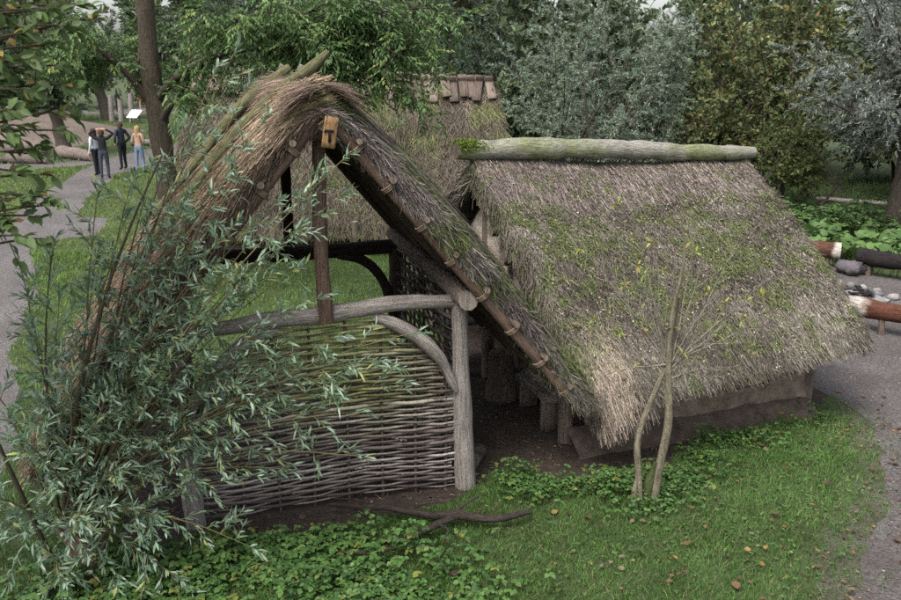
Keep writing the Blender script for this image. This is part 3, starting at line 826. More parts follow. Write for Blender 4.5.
for s_ in (1, -1):
    sl = P_lh(thatch_slab(lpos(s_), .30, 60, 30, colB, .05, 8), 'roof_thatch', M_thatch)
    st = MB(); thatch_straw(st, lpos(s_), colB, 52000 if s_ > 0 else 3000, (.10, .26), .009, .5, .12); thatch_edge(st, lpos(s_), colB, 3500, .3, 'eave', (.2, .4), .016)
    thatch_edge(st, lpos(s_), colB, 1500, .3, 'right', (.2, .4), .016)
    P_lh(st, 'straw', M_straw, sl, False, kind='stuff')
for k, x in enumerate(np.arange(-5.7, 1.0, .205)):
    zt = 3.60 + (3.42 - 3.60) * (x + 5.7) / 6.68
    for s_ in (1, -1):
        mb = MB(); l_ = random.uniform(.62, .80); tl = random.uniform(-.09, .12); c_ = np.array(random.choice([(.15, .115, .092), (.20, .155, .13), (.11, .085, .07), (.17, .145, .10)]))
        top = np.array([x + random.uniform(-.015, .015), 20 + .10 * s_, zt + .22 + random.uniform(-.03, .04)])
        plank(mb, top, top + np.array([tl, -s_ * l_ * .72, -l_ * .70]), (1, 0, 0), random.uniform(.17, .21), .03, c_, 5, seed=k + 50 * s_, warp=.02)
        P_lh(mb, 'ridge_plank', M_wood)
for (p0, p1, seed) in (((-5.6, 18.1), (.95, 18.1), 1), ((-5.6, 21.9), (.95, 21.9), 2), ((.95, 18.1), (.95, 21.9), 3), ((-5.6, 18.1), (-5.6, 21.9), 4)):
    mb = MB(); slabwall(mb, p0, p1, -.05, .95, -.05, .95, .2, (.20, .155, .115), seed + 60); P_lh(mb, 'mud_wall', M_mud)
for x_, sx in ((.95, 1), (-5.6, -1)):
    mb = MB()
    V = np.array([(x_, 18.1, .95), (x_, 21.9, .95), (x_, 20, 3.2), (x_ - .2 * sx, 18.1, .95), (x_ - .2 * sx, 21.9, .95), (x_ - .2 * sx, 20, 3.2)])
    mb.add(V, [np.array([[0, 1, 2], [5, 4, 3]]), np.array([[0, 2, 5, 3], [1, 4, 5, 2]])], (.20, .155, .115)); P_lh(mb, 'gable_wall', M_mud, None, False)
for k, x in enumerate((-5.5, -3.6, -2.0, -.6, .8)):
    mb = MB(); tube(mb, [(x, 17.55, -.1), (x, 17.55, .75)], [.08, .07], (.16, .13, .10), 9, 8, .1, cap=CUT, seed=90 + k); P_lh(mb, 'post', M_wood)

# ------------------------------------------------------------------ trees and shrubs
UP = np.array([0, 0, 1.])
def grow_twigs(paths, per, t0, ln, out=.9, along=.6, up=.1):
    """twig starts, directions, lengths along limb paths"""
    T0, TD, TL = [], [], []
    for p in paths:
        n = len(p); tg = nrm(np.gradient(p, axis=0))
        for k in range(per):
            t = t0 + (1 - t0) * (k + random.random()) / per
            i = min(n - 1, int(t * (n - 1)))
            T0.append(p[i]); d = tg[i] * along + nrm(jit(1, 1))[0] * out + UP * up
            TD.append(d); TL.append(random.uniform(*ln) * (1.15 - .35 * t))
        T0.append(p[-1] - tg[-1] * .02); TD.append(tg[-1]); TL.append(ln[0])
    return np.array(T0), nrm(np.array(TD)), np.array(TL)

def leaf_on_twigs(mb, T0, TD, TL, k, L, w, cols, p=None, ang=.9, droop=.15, twdroop=.1, fold=.25, cheap=False, upw=.8, wide=.42, var=.2, broad=False):
    n = len(T0); t = np.tile(np.linspace(.12, 1.0, k), n) + rng.uniform(-.04, .04, n * k)
    i = np.repeat(np.arange(n), k)
    P = T0[i] + TD[i] * (TL[i] * t)[:, None] - UP * (twdroop * TL[i] * t * t)[:, None]
    side = nrm(np.cross(TD[i], jit(n * k, 1)))
    D = nrm(TD[i] * (1.0 - .2 * (1 - t))[:, None] + side * ang * rng.uniform(.5, 1.2, (n * k, 1)) - UP * .12)
    N = UP * upw + jit(n * k, .7)
    if broad: broad_leaves(mb, P, D, N, rng.uniform(*L, n * k), rng.uniform(*w, n * k), pick(n * k, cols, p, var), fold, droop)
    else: leaves(mb, P, D, N, rng.uniform(*L, n * k), rng.uniform(*w, n * k), pick(n * k, cols, p, var), fold, droop, wide, cheap)

def twig_mesh(mb, T0, TD, TL, r, col, twdroop=.1):
    for a, d, l in zip(T0, TD, TL):
        tube(mb, np.array([a, a + d * l * .5 - UP * twdroop * l * .25, a + d * l - UP * twdroop * l]), [r, r * .75, r * .35], col, 4)

# --- the willow shrub in front of the shed's left side
WEX = [(-2.53, 6.1, 3.03), (-2.25, 6.0, 2.61), (-1.89, 5.95, 2.32), (-1.58, 6.0, 2.83), (-2.08, 5.8, 2.14), (-2.63, 5.5, 1.87), (-2.92, 5.4, 1.39), (-2.4, 5.6, 1.14), (-1.84, 5.9, 1.88), (-1.36, 5.9, 2.48), (-0.98, 5.95, 3.19), (-2.26, 5.7, 0.67), (-2.64, 5.4, 0.85), (-1.48, 6.3, 3.76), (-1.78, 6.3, 3.58), (-2.9, 5.6, 2.28), (-2.79, 5.8, 2.72), (-1.27, 6.0, 1.92), (-0.91, 6.05, 1.7), (-1.78, 5.95, 0.87), (-1.35, 6.15, 3.55), (-1.62, 6.2, 3.25), (-1.15, 6.05, 2.75), (-0.62, 5.95, 1.85), (-0.5, 6.05, 1.75), (-2.3, 6.1, 3.15), (-1.95, 6.1, 2.9)]
WEND = [(-1.51, 6.2, 4.01), (-1.71, 6.4, 3.89), (-2.01, 6.3, 3.44), (-0.73, 5.9, 3.34), (-0.8, 5.9, 3.09), (-1.07, 6.0, 2.94), (-1.17, 6.0, 2.53), (-1.3, 6.1, 3.03), (-0.31, 6.1, 2.0), (-0.43, 6.2, 1.56), (-0.72, 6.2, 0.96), (-0.9, 6.0, 2.0), (-1.14, 6.0, 1.52), (-0.94, 5.9, 2.33), (-1.46, 5.9, 2.11), (-1.74, 6.0, 2.68), (-2.18, 6.2, 3.23), (-2.37, 6.0, 2.83), (-2.77, 5.8, 2.36), (-2.98, 5.7, 2.53), (-3.29, 5.6, 1.98), (-3.1, 5.5, 1.5), (-3.2, 5.3, 1.06), (-2.3, 5.8, 2.14), (-1.92, 6.0, 1.27), (-1.35, 6.1, 0.88), (-1.56, 5.9, 1.72), (-2.61, 6.0, 2.61), (-2.86, 5.6, 2.06), (-2.07, 5.7, 0.2), (-1.57, 5.9, 0.34), (-2.89, 5.5, 0.29), (-1.95, 6.2, 3.01), (-1.59, 5.9, 2.33), (-2.13, 5.8, 1.6), (-0.74, 6.1, 1.39), (-2.48, 5.6, 1.68), (-1.5, 6.1, 3.38)] + WEX
WB = np.array([-2.95, 6.02, 0.])
wil = thing('willow_shrub', 'big grey green willow shrub with narrow leaves in front of the shed', 'shrub', tuple(WB))
stem = MB(); paths = []
tube(stem, [WB + [0, 0, -.1], WB + [.02, .0, .25], WB + [0, .02, .5]], [.16, .15, .17], (.13, .095, .07), 12, 10, .25, 6, CUT, 3, lump=.15)
for k, e in enumerate(WEND):
    e = np.array(e); s = WB + np.array([random.uniform(-.12, .12), random.uniform(-.1, .1), random.uniform(.2, .5)])
    h = np.linalg.norm(e[:2] - s[:2])
    c = s + (e - s) * .42 + UP * (.22 * h + .10) + np.array([-.08, -.12, 0]) * random.uniform(0, 1.5)
    p = bez(s, c, e, 18) + np.cumsum(jit(18, .008), 0)
    paths.append(p)
    r = random.uniform(.006, .012)
    tube(stem, p, [r * 1.25, r, r * .6, r * .3], random.choice([(.07, .055, .035), (.10, .075, .04), (.13, .11, .05), (.055, .045, .03)]), 6, seed=k)
WCOL = [(.140, .215, .130), (.195, .275, .185), (.275, .350, .270), (.100, .160, .085), (.27, .29, .11)]
WP = [.30, .26, .16, .20, .08]
for a_, b_, c_ in (((-3.05, 5.95, .4), (-2.75, 5.75, 2.0), (-2.05, 6.1, 3.35)), ((-3.1, 5.8, .3), (-3.15, 5.5, 1.2), (-3.3, 5.45, 1.95)), ((-2.9, 6.0, .4), (-2.45, 5.8, 1.5), (-1.2, 6.0, 2.05))):
    tube(stem, bez(a_, b_, c_, 24), [.022, .018, .013, .006], (.05, .042, .026), 8)
T0, TD, TL = grow_twigs(paths, 13, .36, (.14, .36), .85, .7, .10)
twig_mesh(stem, T0, TD, TL, .0035, (.13, .12, .05), .15)
wm = shift(stem, WB).build('stem', M_twig, wil, True)
lf = MB(); leaf_on_twigs(lf, T0, TD, TL, 14, (.04, .12), (.012, .023), WCOL, WP, .75, .12, .15, .2)
# the low skirt of the shrub: a darker leaf mix stands in for shade
sk = [bez(WB + [0, 0, .3], WB + np.array([math.cos(a) * .5, math.sin(a) * .35 - .1, random.uniform(.5, .8)]), WB + np.array([math.cos(a) * random.uniform(.7, 1.3), math.sin(a) * .7 - .15, random.uniform(.2, .9)]), 12) for a in np.linspace(PI * .85, PI * 1.9, 6)]
T0, TD, TL = grow_twigs(sk, 7, .25, (.14, .30), .85, .6, .05)
leaf_on_twigs(lf, T0, TD, TL, 13, (.06, .11), (.015, .023), WCOL, [.34, .2, .1, .3, .06], .75, .12, .2, .2)
shift(lf, WB).build('foliage', M_willow, wil, False, kind='stuff')

# --- broad leaved tree at the left edge, its trunk outside the picture
HEX = [(-2.45, 5.0, 4.14), (-2.36, 5.1, 4.08), (-2.32, 5.2, 3.86), (-2.46, 5.0, 3.84), (-2.33, 5.1, 3.6), (-2.52, 5.0, 3.64), (-2.48, 5.0, 3.23), (-2.57, 4.9, 3.01), (-2.35, 5.2, 4.28), (-2.53, 4.9, 3.39), (-2.53, 5.0, 3.11), (-2.25, 5.5, 4.24)]
HEND = [(-2.32, 5.3, 4.2), (-2.33, 5.2, 3.97), (-2.36, 5.1, 3.71), (-2.31, 5.3, 3.72), (-2.42, 5.0, 3.17), (-2.52, 5.0, 2.97), (-2.53, 5.1, 3.49), (-2.47, 5.0, 4.0), (-2.49, 5.1, 3.34), (-2.4, 5.0, 4.27), (-2.26, 5.4, 4.32), (-2.55, 4.9, 3.22), (-2.51, 4.9, 3.73)] + HEX
HB = np.array([-4.6, 5.2, 0.])
hz = thing('broadleaf_tree', 'leafy branches with yellowing broad leaves reaching in at the upper left', 'tree', tuple(HB))
tr = MB(); paths = []
tube(tr, [HB + [0, 0, -.1], HB + [.05, 0, 1.5], HB + [0, .1, 3.2], HB + [.1, .1, 6]], [.16, .13, .10, .03], (.10, .08, .06), 12, 24, .15, 6)
for k, e in enumerate(HEND + [(-4.2 + math.cos(a) * 1.4, 5.2 + math.sin(a) * 1.2, 3.2 + a % 3) for a in np.linspace(1.2, 5.2, 14)] + [(-4.6 + 2.9 * math.cos(a) * q, 4.4 + 3.0 * math.sin(a) * q, 5.15 + 1.9 * (1 - q)) for a, q in zip(np.linspace(0, 30, 64), [1, .8, .55, .9, .3] * 13)]):  # last set: high limbs out of view, added to shade the lower left
    e = np.array(e); s = HB + np.array([.05, .05, max(1.2, e[2] - random.uniform(.5, 1.1))])
    p = bez(s, (s + e) / 2 + UP * .35, e, 16); paths.append(p); tube(tr, p, [.028, .016, .006], (.085, .07, .05), 6)
T0, TD, TL = grow_twigs(paths, 9, .45, (.12, .28), .8, .7, .0)
twig_mesh(tr, T0, TD, TL, .004, (.10, .08, .05))
shift(tr, HB).build('trunk', M_bark, hz, True)
lf = MB(); leaf_on_twigs(lf, T0, TD, TL, 7, (.065, .105), (.038, .058), [(.075, .12, .04), (.10, .15, .05), (.15, .19, .085), (.26, .19, .05), (.2, .09, .03)], [.44, .37, .13, .045, .015], .9, .22, .15, .15, broad=True)
shift(lf, HB).build('crown', M_leaf, hz, False, kind='stuff')

# --- ash tree with feathered leaves behind the shed
AEX = [(-0.43, 12.4, 3.31), (-0.98, 12.2, 3.8), (-1.3, 12.5, 3.38), (-2.01, 12.6, 3.79), (-0.35, 12.3, 4.2), (-0.64, 12.3, 3.66), (-1.54, 12.3, 3.93), (-2.36, 12.6, 4.07), (-0.98, 12.4, 4.4)]
AEND = [(-0.29, 12.3, 3.87), (-0.69, 12, 4.07), (-0.59, 13, 4.56), (-1.43, 12.5, 3.66), (-1.63, 12, 4.2), (-2.19, 13, 4.42), (-0.15, 12.5, 4.4), (-2.93, 13.5, 3.7), (-2.94, 12.5, 4.54), (-3.64, 14, 4.23), (-4.02, 13.5, 3.55), (-3.49, 12.5, 4.67), (-5.6, 15.6, 4.3), (-5.9, 14.0, 3.9), (-5.4, 13, 4.42), (-5.4, 16.0, 4.9), (-5.97, 13.5, 4.0), (-3.9, 15.6, 4.9), (-2.28, 12, 4.71), (-1.48, 12, 4.64), (-0.94, 12, 4.71), (-3.6, 14.9, 4.2), (-6.2, 14.8, 4.0), (0.13, 12.5, 4.67), (-0.79, 12.4, 3.52), (-1.2, 12.6, 4.54)] + AEX
AB = np.array([-4.78, 14.2, 0.])
ash = thing('ash_tree', 'green ash tree with feathered leaves and a dark trunk behind the shed', 'tree', tuple(AB))
tr = MB(); paths = []
tube(tr, [AB + [.15, 0, -.1], AB + [.08, 0, 1.6], AB + [-.02, 0, 3.2], AB + [-.06, 0, 4.6], AB + [.05, .1, 8]], [.21, .165, .16, .14, .05], (.075, .062, .045), 14, 40, .22, 5, lump=.18)
hi = [(-4.9 + 3.2 * math.cos(a) * q, 14.2 + 2.6 * math.sin(a) * q, 5.4 + 2.6 * (1 - q * .6)) for a, q in zip(np.linspace(0, 6.2, 22), [1, .6, .9, .4] * 6)]
bough = [bez(AB + [-.03, 0, 2.9], AB + [1.0, -.5, 4.6], (-1.2, 12.4, 4.75), 24), bez(AB + [-.03, 0, 3.3], AB + [.8, -.6, 4.4], (-1.6, 12.5, 4.1), 24), bez(AB + [-.05, 0, 3.2], AB + [-.5, -.2, 4.2], (-6.0, 13.2, 4.5), 24)]
for b_ in bough: tube(tr, b_, [.075, .05, .03, .014], (.065, .054, .042), 8, rough=.15)
for k, e in enumerate(AEND + hi):
    e = np.array(e); s = AB + np.array([-.04, 0, min(6.5, max(3.6, e[2] + .2))])
    if k < len(AEND):
        b_ = bough[2] if e[0] < -5 else bough[k % 2]; i_ = int(np.argmin(np.linalg.norm(b_ - e, axis=1))); s = b_[max(2, min(21, i_ - 4))]
    p = bez(s, (s + e) / 2 + UP * (.10 + .12 * np.linalg.norm(e - s)), e, 20); paths.append(p); tube(tr, p, [.026, .016, .006], (.07, .06, .045), 6)
T0, TD, TL = grow_twigs(paths[:len(AEND)], 16, .15, (.20, .55), .9, .5, -.12)
T1 = grow_twigs(paths[len(AEND):], 6, .3, (.25, .5), .9, .5, 0)
T0, TD, TL = np.concatenate([T0, T1[0]]), np.concatenate([TD, T1[1]]), np.concatenate([TL, T1[2]])
twig_mesh(tr, T0, TD, TL, .005, (.08, .07, .045), .2)
shift(tr, AB).build('trunk', M_bark, ash, True)
# compound leaves: rachis starts along the twigs, leaflets in pairs
n = len(T0); k = 6; k = 5; i = np.repeat(np.arange(n), k); t = np.tile(np.linspace(.2, 1, k), n)
R0 = T0[i] + TD[i] * (TL[i] * t)[:, None] - UP * (.2 * TL[i] * t * t)[:, None]
RD = nrm(TD[i] * .5 + nrm(np.cross(TD[i], jit(n * k, 1))) * .9 - UP * .45); RL_ = rng.uniform(.16, .28, n * k)
lc = pick(n * k, [(.08, .14, .048), (.105, .175, .058), (.14, .21, .075), (.06, .11, .04), (.21, .25, .08)], [.34, .3, .18, .14, .04], .15)
lf = MB(); S_ = nrm(np.cross(RD, UP + jit(n * k, .3)))
for j in range(5):
    q = .3 + .7 * j / 4; P = R0 + RD * (RL_ * q)[:, None] - UP * (.12 * RL_ * q * q)[:, None]
    for sg in (-1, 1):
        D = RD * .6 + S_ * sg * .9 - UP * .25 + jit(n * k, .2)
        if j == 4: D = RD + S_ * sg * .25 - UP * .2
        leaves(lf, P, D, UP + jit(n * k, .4), rng.uniform(.07, .115, n * k), rng.uniform(.024, .038, n * k), lc * rng.uniform(.85, 1.15, (n * k, 1)), .2, .15, cheap=True)
shift(lf, AB).build('crown', M_leaf, ash, False, kind='stuff')

# --- trees of the background
def bg_tree(name, label, base, trunk_h, r0, centre, rad, nlimb, per, k, L, w, cols, p=None, barkc=(.075, .062, .05), stems=1, group=None, tw=(.3, .7), t0=.3, zmin=.25, out=.9, up=.1, droop=.15):
    B = np.array(base, float); c = np.array(centre, float); rad = np.array(rad, float)
    t = thing(name, label, 'tree', tuple(B), 0, group)
    tr = MB(); paths = []; heads = []
    for s in range(stems):
        a = s / stems * 2 * PI + random.random(); o = np.array([math.cos(a), math.sin(a), 0]) * (.25 * stems ** .5 if stems > 1 else 0)
        top = np.array([B[0] + (c[0] - B[0]) * .5, B[1] + (c[1] - B[1]) * .5, 0]) + o * 2.2 + UP * trunk_h
        mid = (B + o + top) / 2 + jit(1, .08)[0]
        tube(tr, [B + o * .7 - UP * .1, mid, top], np.array([1.15, .9, .72]) * r0 / stems ** .4, barkc, 9, 14, .22, 4, seed=s, lump=.1); heads.append(top)
    for q in range(nlimb):
        d = nrm(jit(1, 1))[0]; f = random.uniform(.55, 1.0) ** .6
        e = c + d * rad * f; e[2] = max(e[2], zmin)
        s = heads[q % stems] - UP * random.uniform(0, .25) * trunk_h
        pth = bez(s, (s + e) / 2 + UP * (.12 * np.linalg.norm(e - s)), e, 14) + np.cumsum(jit(14, .02), 0); paths.append(pth)
        tube(tr, pth, np.array([.26, .12, .03]) * r0, barkc, 5)
    T0, TD, TL = grow_twigs(paths, per, t0, tw, out, .6, up)
    twn = MB(); n = len(T0); idx = rng.permutation(n)[: n // 3]
    W = nrm(np.cross(TD[idx], jit(len(idx), 1)))
    blades(tr, T0[idx], TD[idx], W, TL[idx], .012, np.array(barkc) * 1.1, bend=-UP[None] * (droop * TL[idx])[:, None])
    shift(tr, B).build('trunk', M_bark, t, True)
    lf = MB(); leaf_on_twigs(lf, T0, TD, TL, k, L, w, cols, p, .9, .12, droop, .25, True, .5, var=.28)
    shift(lf, B).build('crown', M_farleaf, t, False, kind='stuff')
    return t

SILVER = [(.195, .25, .18), (.255, .31, .235), (.14, .185, .12), (.34, .39, .32), (.10, .135, .08)]
SP = [.3, .26, .2, .12, .12]
bg_tree('willow_bush', 'round silver green willow bush behind the ridge log of the low house', (4.3, 24, 0), 1.0, .16, (4.35, 23.6, 3.3), (3.3, 2.6, 3.3), 84, 32, 30, (.065, .12), (.017, .028), SILVER, SP, stems=6, droop=.25)
bg_tree('pollard_willow', 'silver leaved willow with a thick dark trunk at the right edge', (10.2, 19.3, 0), 2.6, .24, (10.2, 18.9, 4.5), (3.3, 2.9, 2.8), 74, 30, 28, (.065, .12), (.016, .028), [(.19, .22, .19), (.25, .28, .255), (.14, .165, .13), (.33, .36, .34), (.15, .145, .08)], SP, stems=1, zmin=2.0, droop=.35)
bg_tree('autumn_tree', 'tree with olive and yellow brown leaves between the two silver willows', (8.9, 23.5, 0), 1.6, .12, (8.0, 23.2, 4.0), (2.5, 2.2, 3.4), 56, 20, 13, (.11, .19), (.06, .10), [(.115, .145, .06), (.15, .175, .07), (.23, .205, .08), (.085, .11, .05), (.22, .14, .06)], [.34, .26, .12, .22, .06], stems=3, zmin=.9, droop=.2)
bg_tree('dark_tree', 'dark blue green tree behind the end of the longhouse', (2.2, 31, 0), 2.0, .2, (2.0, 31, 4.2), (3.0, 2.6, 4.6), 56, 18, 18, (.12, .2), (.05, .08), [(.07, .105, .07), (.095, .135, .09), (.055, .08, .05), (.13, .17, .11)], [.35, .3, .25, .1])
bg_tree('young_tree', 'thin stemmed green bush left of the far plank seat', (8.6, 21.2, 0), 1.2, .07, (8.6, 21.2, 2.1), (1.2, 1.0, 1.3), 22, 12, 14, (.08, .13), (.04, .07), [(.06, .085, .028), (.08, .11, .035), (.12, .13, .045)], stems=4, zmin=.8)
DARKS = [[(.085, .12, .06), (.115, .155, .08), (.15, .19, .10), (.065, .09, .045)], [(.105, .125, .055), (.145, .16, .07), (.19, .19, .08), (.08, .095, .045)], [(.085, .11, .075), (.11, .14, .10), (.06, .08, .05), (.15, .18, .14)]]
row = [(-2.5, 34, 0, 'olive green tree standing behind the middle of the longhouse'), (-7.5, 36, 2, 'grey green tree standing behind the left of the longhouse'), (6.8, 36, 0, 'dark green tree far behind the silver willow bush'), (11.5, 33, 1, 'olive brown tree far behind the autumn tree'),
       (15.5, 29, 0, 'dark green tree far behind the pollard willow'), (14, 24, 1, 'olive tree beyond the right edge of the plants'), (-12, 50, 0, 'green tree beyond the path behind the ash trunk'), (-20, 78, 2, 'grey willow far behind the group of visitors'),
       (-33, 72, 1, 'olive tree at the far left beyond the earth mound'), (-27, 82, 0, 'dark green tree on the far side of the far path'), (-12, 80, 1, 'olive green tree in the farthest row behind the ash'), (-42, 80, 0, 'dark tree at the far left end of the farthest row'), (1, 48, 1, 'olive tree in the farthest row behind the dark tree'), (-30, 54, 2, 'grey leaved tree at the left behind the log seats'),
       (4.2, 30, 0, 'green tree directly behind the silver willow bush'), (9.5, 29, 0, 'green tree directly behind the autumn tree'), (13, 37, 2, 'grey green tree in the back row at the right'), (19, 36, 0, 'green tree beyond the right edge in the back row')]
for k, (x, y, ci, lb) in enumerate(row):
    sc_ = 1.0 if y < 40 else 1.7
    bg_tree('background_tree', lb, (x, y, 0), 1.8 * sc_, .2 * sc_, (x, y, 4.3 * sc_ if y < 40 else 6.2), (3.6 * sc_ ** .7, 3 * sc_ ** .7, 4.6 * sc_ ** .7), 54, 15, 14, (.2 * sc_, .34 * sc_), (.09 * sc_, .15 * sc_), DARKS[ci], stems=1 + k % 3, group='trees of the far background', tw=(.4 * sc_, 1.0 * sc_), zmin=.5)
bg_tree('small_tree', 'small tree with a bare brown trunk beside the log seats', (-16.8, 37.5, 0), 2.2, .30, (-17.5, 37.5, 4.6), (2.6, 2.2, 2.0), 34, 13, 13, (.16, .26), (.07, .12), DARKS[0], zmin=2.6)
bg_tree('leaning_tree', 'leaning dark trunked tree near the wooden posts', (-23.6, 60, 0), 2.6, .42, (-25.0, 60, 5.4), (4.2, 3, 3.0), 34, 13, 13, (.24, .4), (.08, .14), DARKS[2], zmin=3.0)

# --- the bare sapling by the low house
SB = np.array([1.84, 7.12, 0.])
sap = thing('sapling', 'thin nearly leafless sapling with two crossing stems in front of the low house', 'sapling', tuple(SB))
BK = (.17, .15, .105); tr = MB(); paths = []
m1 = [SB + [-.07, -.02, -.05], SB + [-.10, -.02, .25], SB + [-.13, -.02, .70], SB + [.0, .0, 1.15], SB + [.12, .02, 1.50], SB + [.16, .03, 2.0]]
m2 = [SB + [.06, .02, -.05], SB + [.08, .0, .35], SB + [.13, -.02, .85], SB + [.10, .0, 1.35], SB + [.10, .0, 1.8], SB + [.17, .02, 2.35], SB + [.14, .02, 2.62]]
tube(tr, m1, [.040, .033, .030, .026, .018, .008], BK, 9, 34, .2, 9, seed=2, lump=.12); tube(tr, m2, [.046, .038, .034, .03, .018, .006], BK, 9, 38, .2, 9, seed=3, lump=.1)
tube(tr, [SB + [-.02, 0, -.05], SB + [.0, .02, .2], SB + [.06, .0, .45]], [.05, .05, .03], (.06, .075, .03), 8, 10, .25, 8)
tube(tr, [SB + [-.12, -.05, -.05], SB + [-.14, -.04, .15], SB + [-.11, -.02, .3]], [.03, .028, .022], BK, 8, 8, .2, 8)
tips = [(-.52, 0, 1.62), (-.40, .1, 1.78), (-.15, .1, 2.2), (.42, .0, 2.05), (.55, .05, 1.75), (.34, .1, 2.3), (-.25, 0, 2.02), (.75, .1, 1.95), (.05, .1, 2.5), (-.5, .05, 1.25), (.5, 0, 1.35), (.3, .1, 2.62), (-.05, .05, 2.35), (.48, .1, 1.95), (-.85, .1, 2.0), (-.7, .05, 2.45), (.92, .1, 2.1), (.85, .0, 1.75), (-.3, .1, 2.7), (.6, .1, 2.5)]
for k, e in enumerate(tips):
    h = random.uniform(.95, 1.5); s = SB + np.array([.10, 0, h]); e = SB + np.array(e)
    p = bez(s, (s * .45 + e * .55) + UP * random.uniform(-.05, .12), e, 14) + np.cumsum(jit(14, .008), 0); paths.append(p); tube(tr, p, [.010, .007, .0025], (.20, .175, .14), 5)
T0, TD, TL = grow_twigs(paths + [resample(m2, 20)[10:]], 9, .2, (.12, .36), .7, .8, .25)
twig_mesh(tr, T0, TD, TL, .0032, (.24, .215, .18), 0)
shift(tr, SB).build('trunk', M_bark, sap, True)
lf = MB(); ii = rng.permutation(len(T0))[:26]; E_ = T0[ii] + TD[ii] * TL[ii][:, None]
for e in E_:
    kk = random.randint(4, 8)
    leaves(lf, np.tile(e, (kk, 1)), nrm(jit(kk, 1) + UP * .2), UP + jit(kk, .5), rng.uniform(.06, .10, kk), rng.uniform(.018, .028, kk), pick(kk, [(.23, .26, .06), (.17, .22, .05), (.30, .25, .05), (.27, .15, .05)], [.4, .35, .17, .08]), .2, .15)
shift(lf, SB).build('crown', M_leaf, sap, False, kind='stuff')

# ------------------------------------------------------------------ grass, ground cover, litter
FOOT = [np.array([S(o, d, 0)[:2] for o, d in ((-1.35, 0), (1.35, 0), (1.35, 2.7), (-1.35, 2.7))]), np.array([FA, FB, FB + HD * 4.3, FA + HD * 4.3])]
def edge_dist(x, y, poly):
    d = np.full(len(x), 9.0)
    for p in poly[::2]: d = np.minimum(d, np.hypot(x - p[0], y - p[1]))
    return d
def free(x, y, margin_noise=True):
    q = np.stack([x, y, 0 * x], 1); nz = (fbm(q, 2.5, 61, 2) - .5) * .5
    ok = np.ones(len(x), bool)
    for poly in (SOIL, GRAVEL, PATH, FARPATH, SPUR):
        ok &= ~inpoly(x + nz * .25, y + nz * .25, poly)
    return ok
gm = MB()
def grass(n, xr, yr, L, w, cols, p, lean=.5, thin=None):
    x = rng.uniform(*xr, n); y = rng.uniform(*yr, n); ok = free(x, y)
    if thin is not None: ok &= thin(x, y)
    if xr[0] > -3 and yr[1] < 11:      # trodden, sparser towards the gravel, a few tufts growing into it
        ed = edge_dist(x, y, GRAVEL); r_ = rng.uniform(0, 1, n)
        ok &= r_ < .22 + .78 * np.clip(ed / .6, 0, 1) ** 1.1
        q0 = np.stack([x, y, 0 * x], 1)
        ok |= (ed < .22) & (r_ < .10) & (fbm(q0, 3, 44, 2) > .5) & ~inpoly(x, y, SOIL)
    x, y = x[ok], y[ok]; n = len(x); q = np.stack([x, y, 0 * x], 1)
    pt = fbm(q, .9, 71, 3)[:, None]; clump = .55 + .9 * vnoise(q, 6, 73)
    D = nrm(UP + jit(n, lean) + (np.stack([vnoise(q, 4, 74), vnoise(q, 4, 75), 0 * x], 1) - [.5, .5, 0]) * .9)
    c = pick(n, cols, p, .2) * (.72 + .56 * pt)
    ln = rng.uniform(*L, n) * clump
    blades(gm, q, D, nrm(np.cross(D, jit(n, 1))), ln, rng.uniform(.7, 1.2, n) * w, c * .85, bend=jit(n, 1) * (ln * .35)[:, None] * [1, 1, .2], tipcol=c * 1.35)
GC = [(.060, .125, .027), (.080, .155, .034), (.042, .090, .022), (.11, .175, .05), (.18, .165, .08)]
GP = [.34, .3, .2, .11, .05]
grass(100000, (-2.6, 5.2), (4.9, 8.2), (.035, .085), .0055, GC, GP, .6, lambda x, y: rng.uniform(0, 1, len(x)) < np.clip(.35 + 1.3 * fbm(np.stack([x, y, 0 * x], 1), 1.6, 88, 3) - .45 * np.clip((x - 1.2 - (y - 5) * .9) / 1.5, 0, 1), .12, 1))
grass(26000, (1.5, 5.0), (8.0, 10.2), (.04, .10), .005, GC, GP, .6)
grass(16000, (-3.2, 0), (4.9, 7.0), (.04, .09), .005, GC, GP)
grass(60000, (-9, 1.5), (10.0, 18.0), (.04, .09), .010, [(.085, .155, .032), (.11, .185, .042), (.065, .12, .026), (.14, .195, .055)], [.35, .3, .2, .15])
grass(30000, (-7.5, -2.4), (5.0, 10.5), (.05, .12), .008, GC, GP)
grass(42000, (-16, -3), (15, 33), (.05, .10), .018, [(.095, .15, .03), (.12, .18, .04), (.075, .12, .025), (.15, .19, .05)], [.35, .3, .2, .15])
grass(26000, (-38, -6), (30, 66), (.06, .14), .04, [(.085, .135, .03), (.11, .165, .04), (.07, .11, .025)], [.4, .35, .25])
grass(14000, (5, 18), (15, 30), (.08, .3), .02, [(.06, .10, .03), (.08, .125, .035), (.045, .08, .022)], [.4, .35, .25])
tag(gm.build('grass', M_grass, kind='stuff'), 'short green grass of the lawns between the buildings', 'grass')

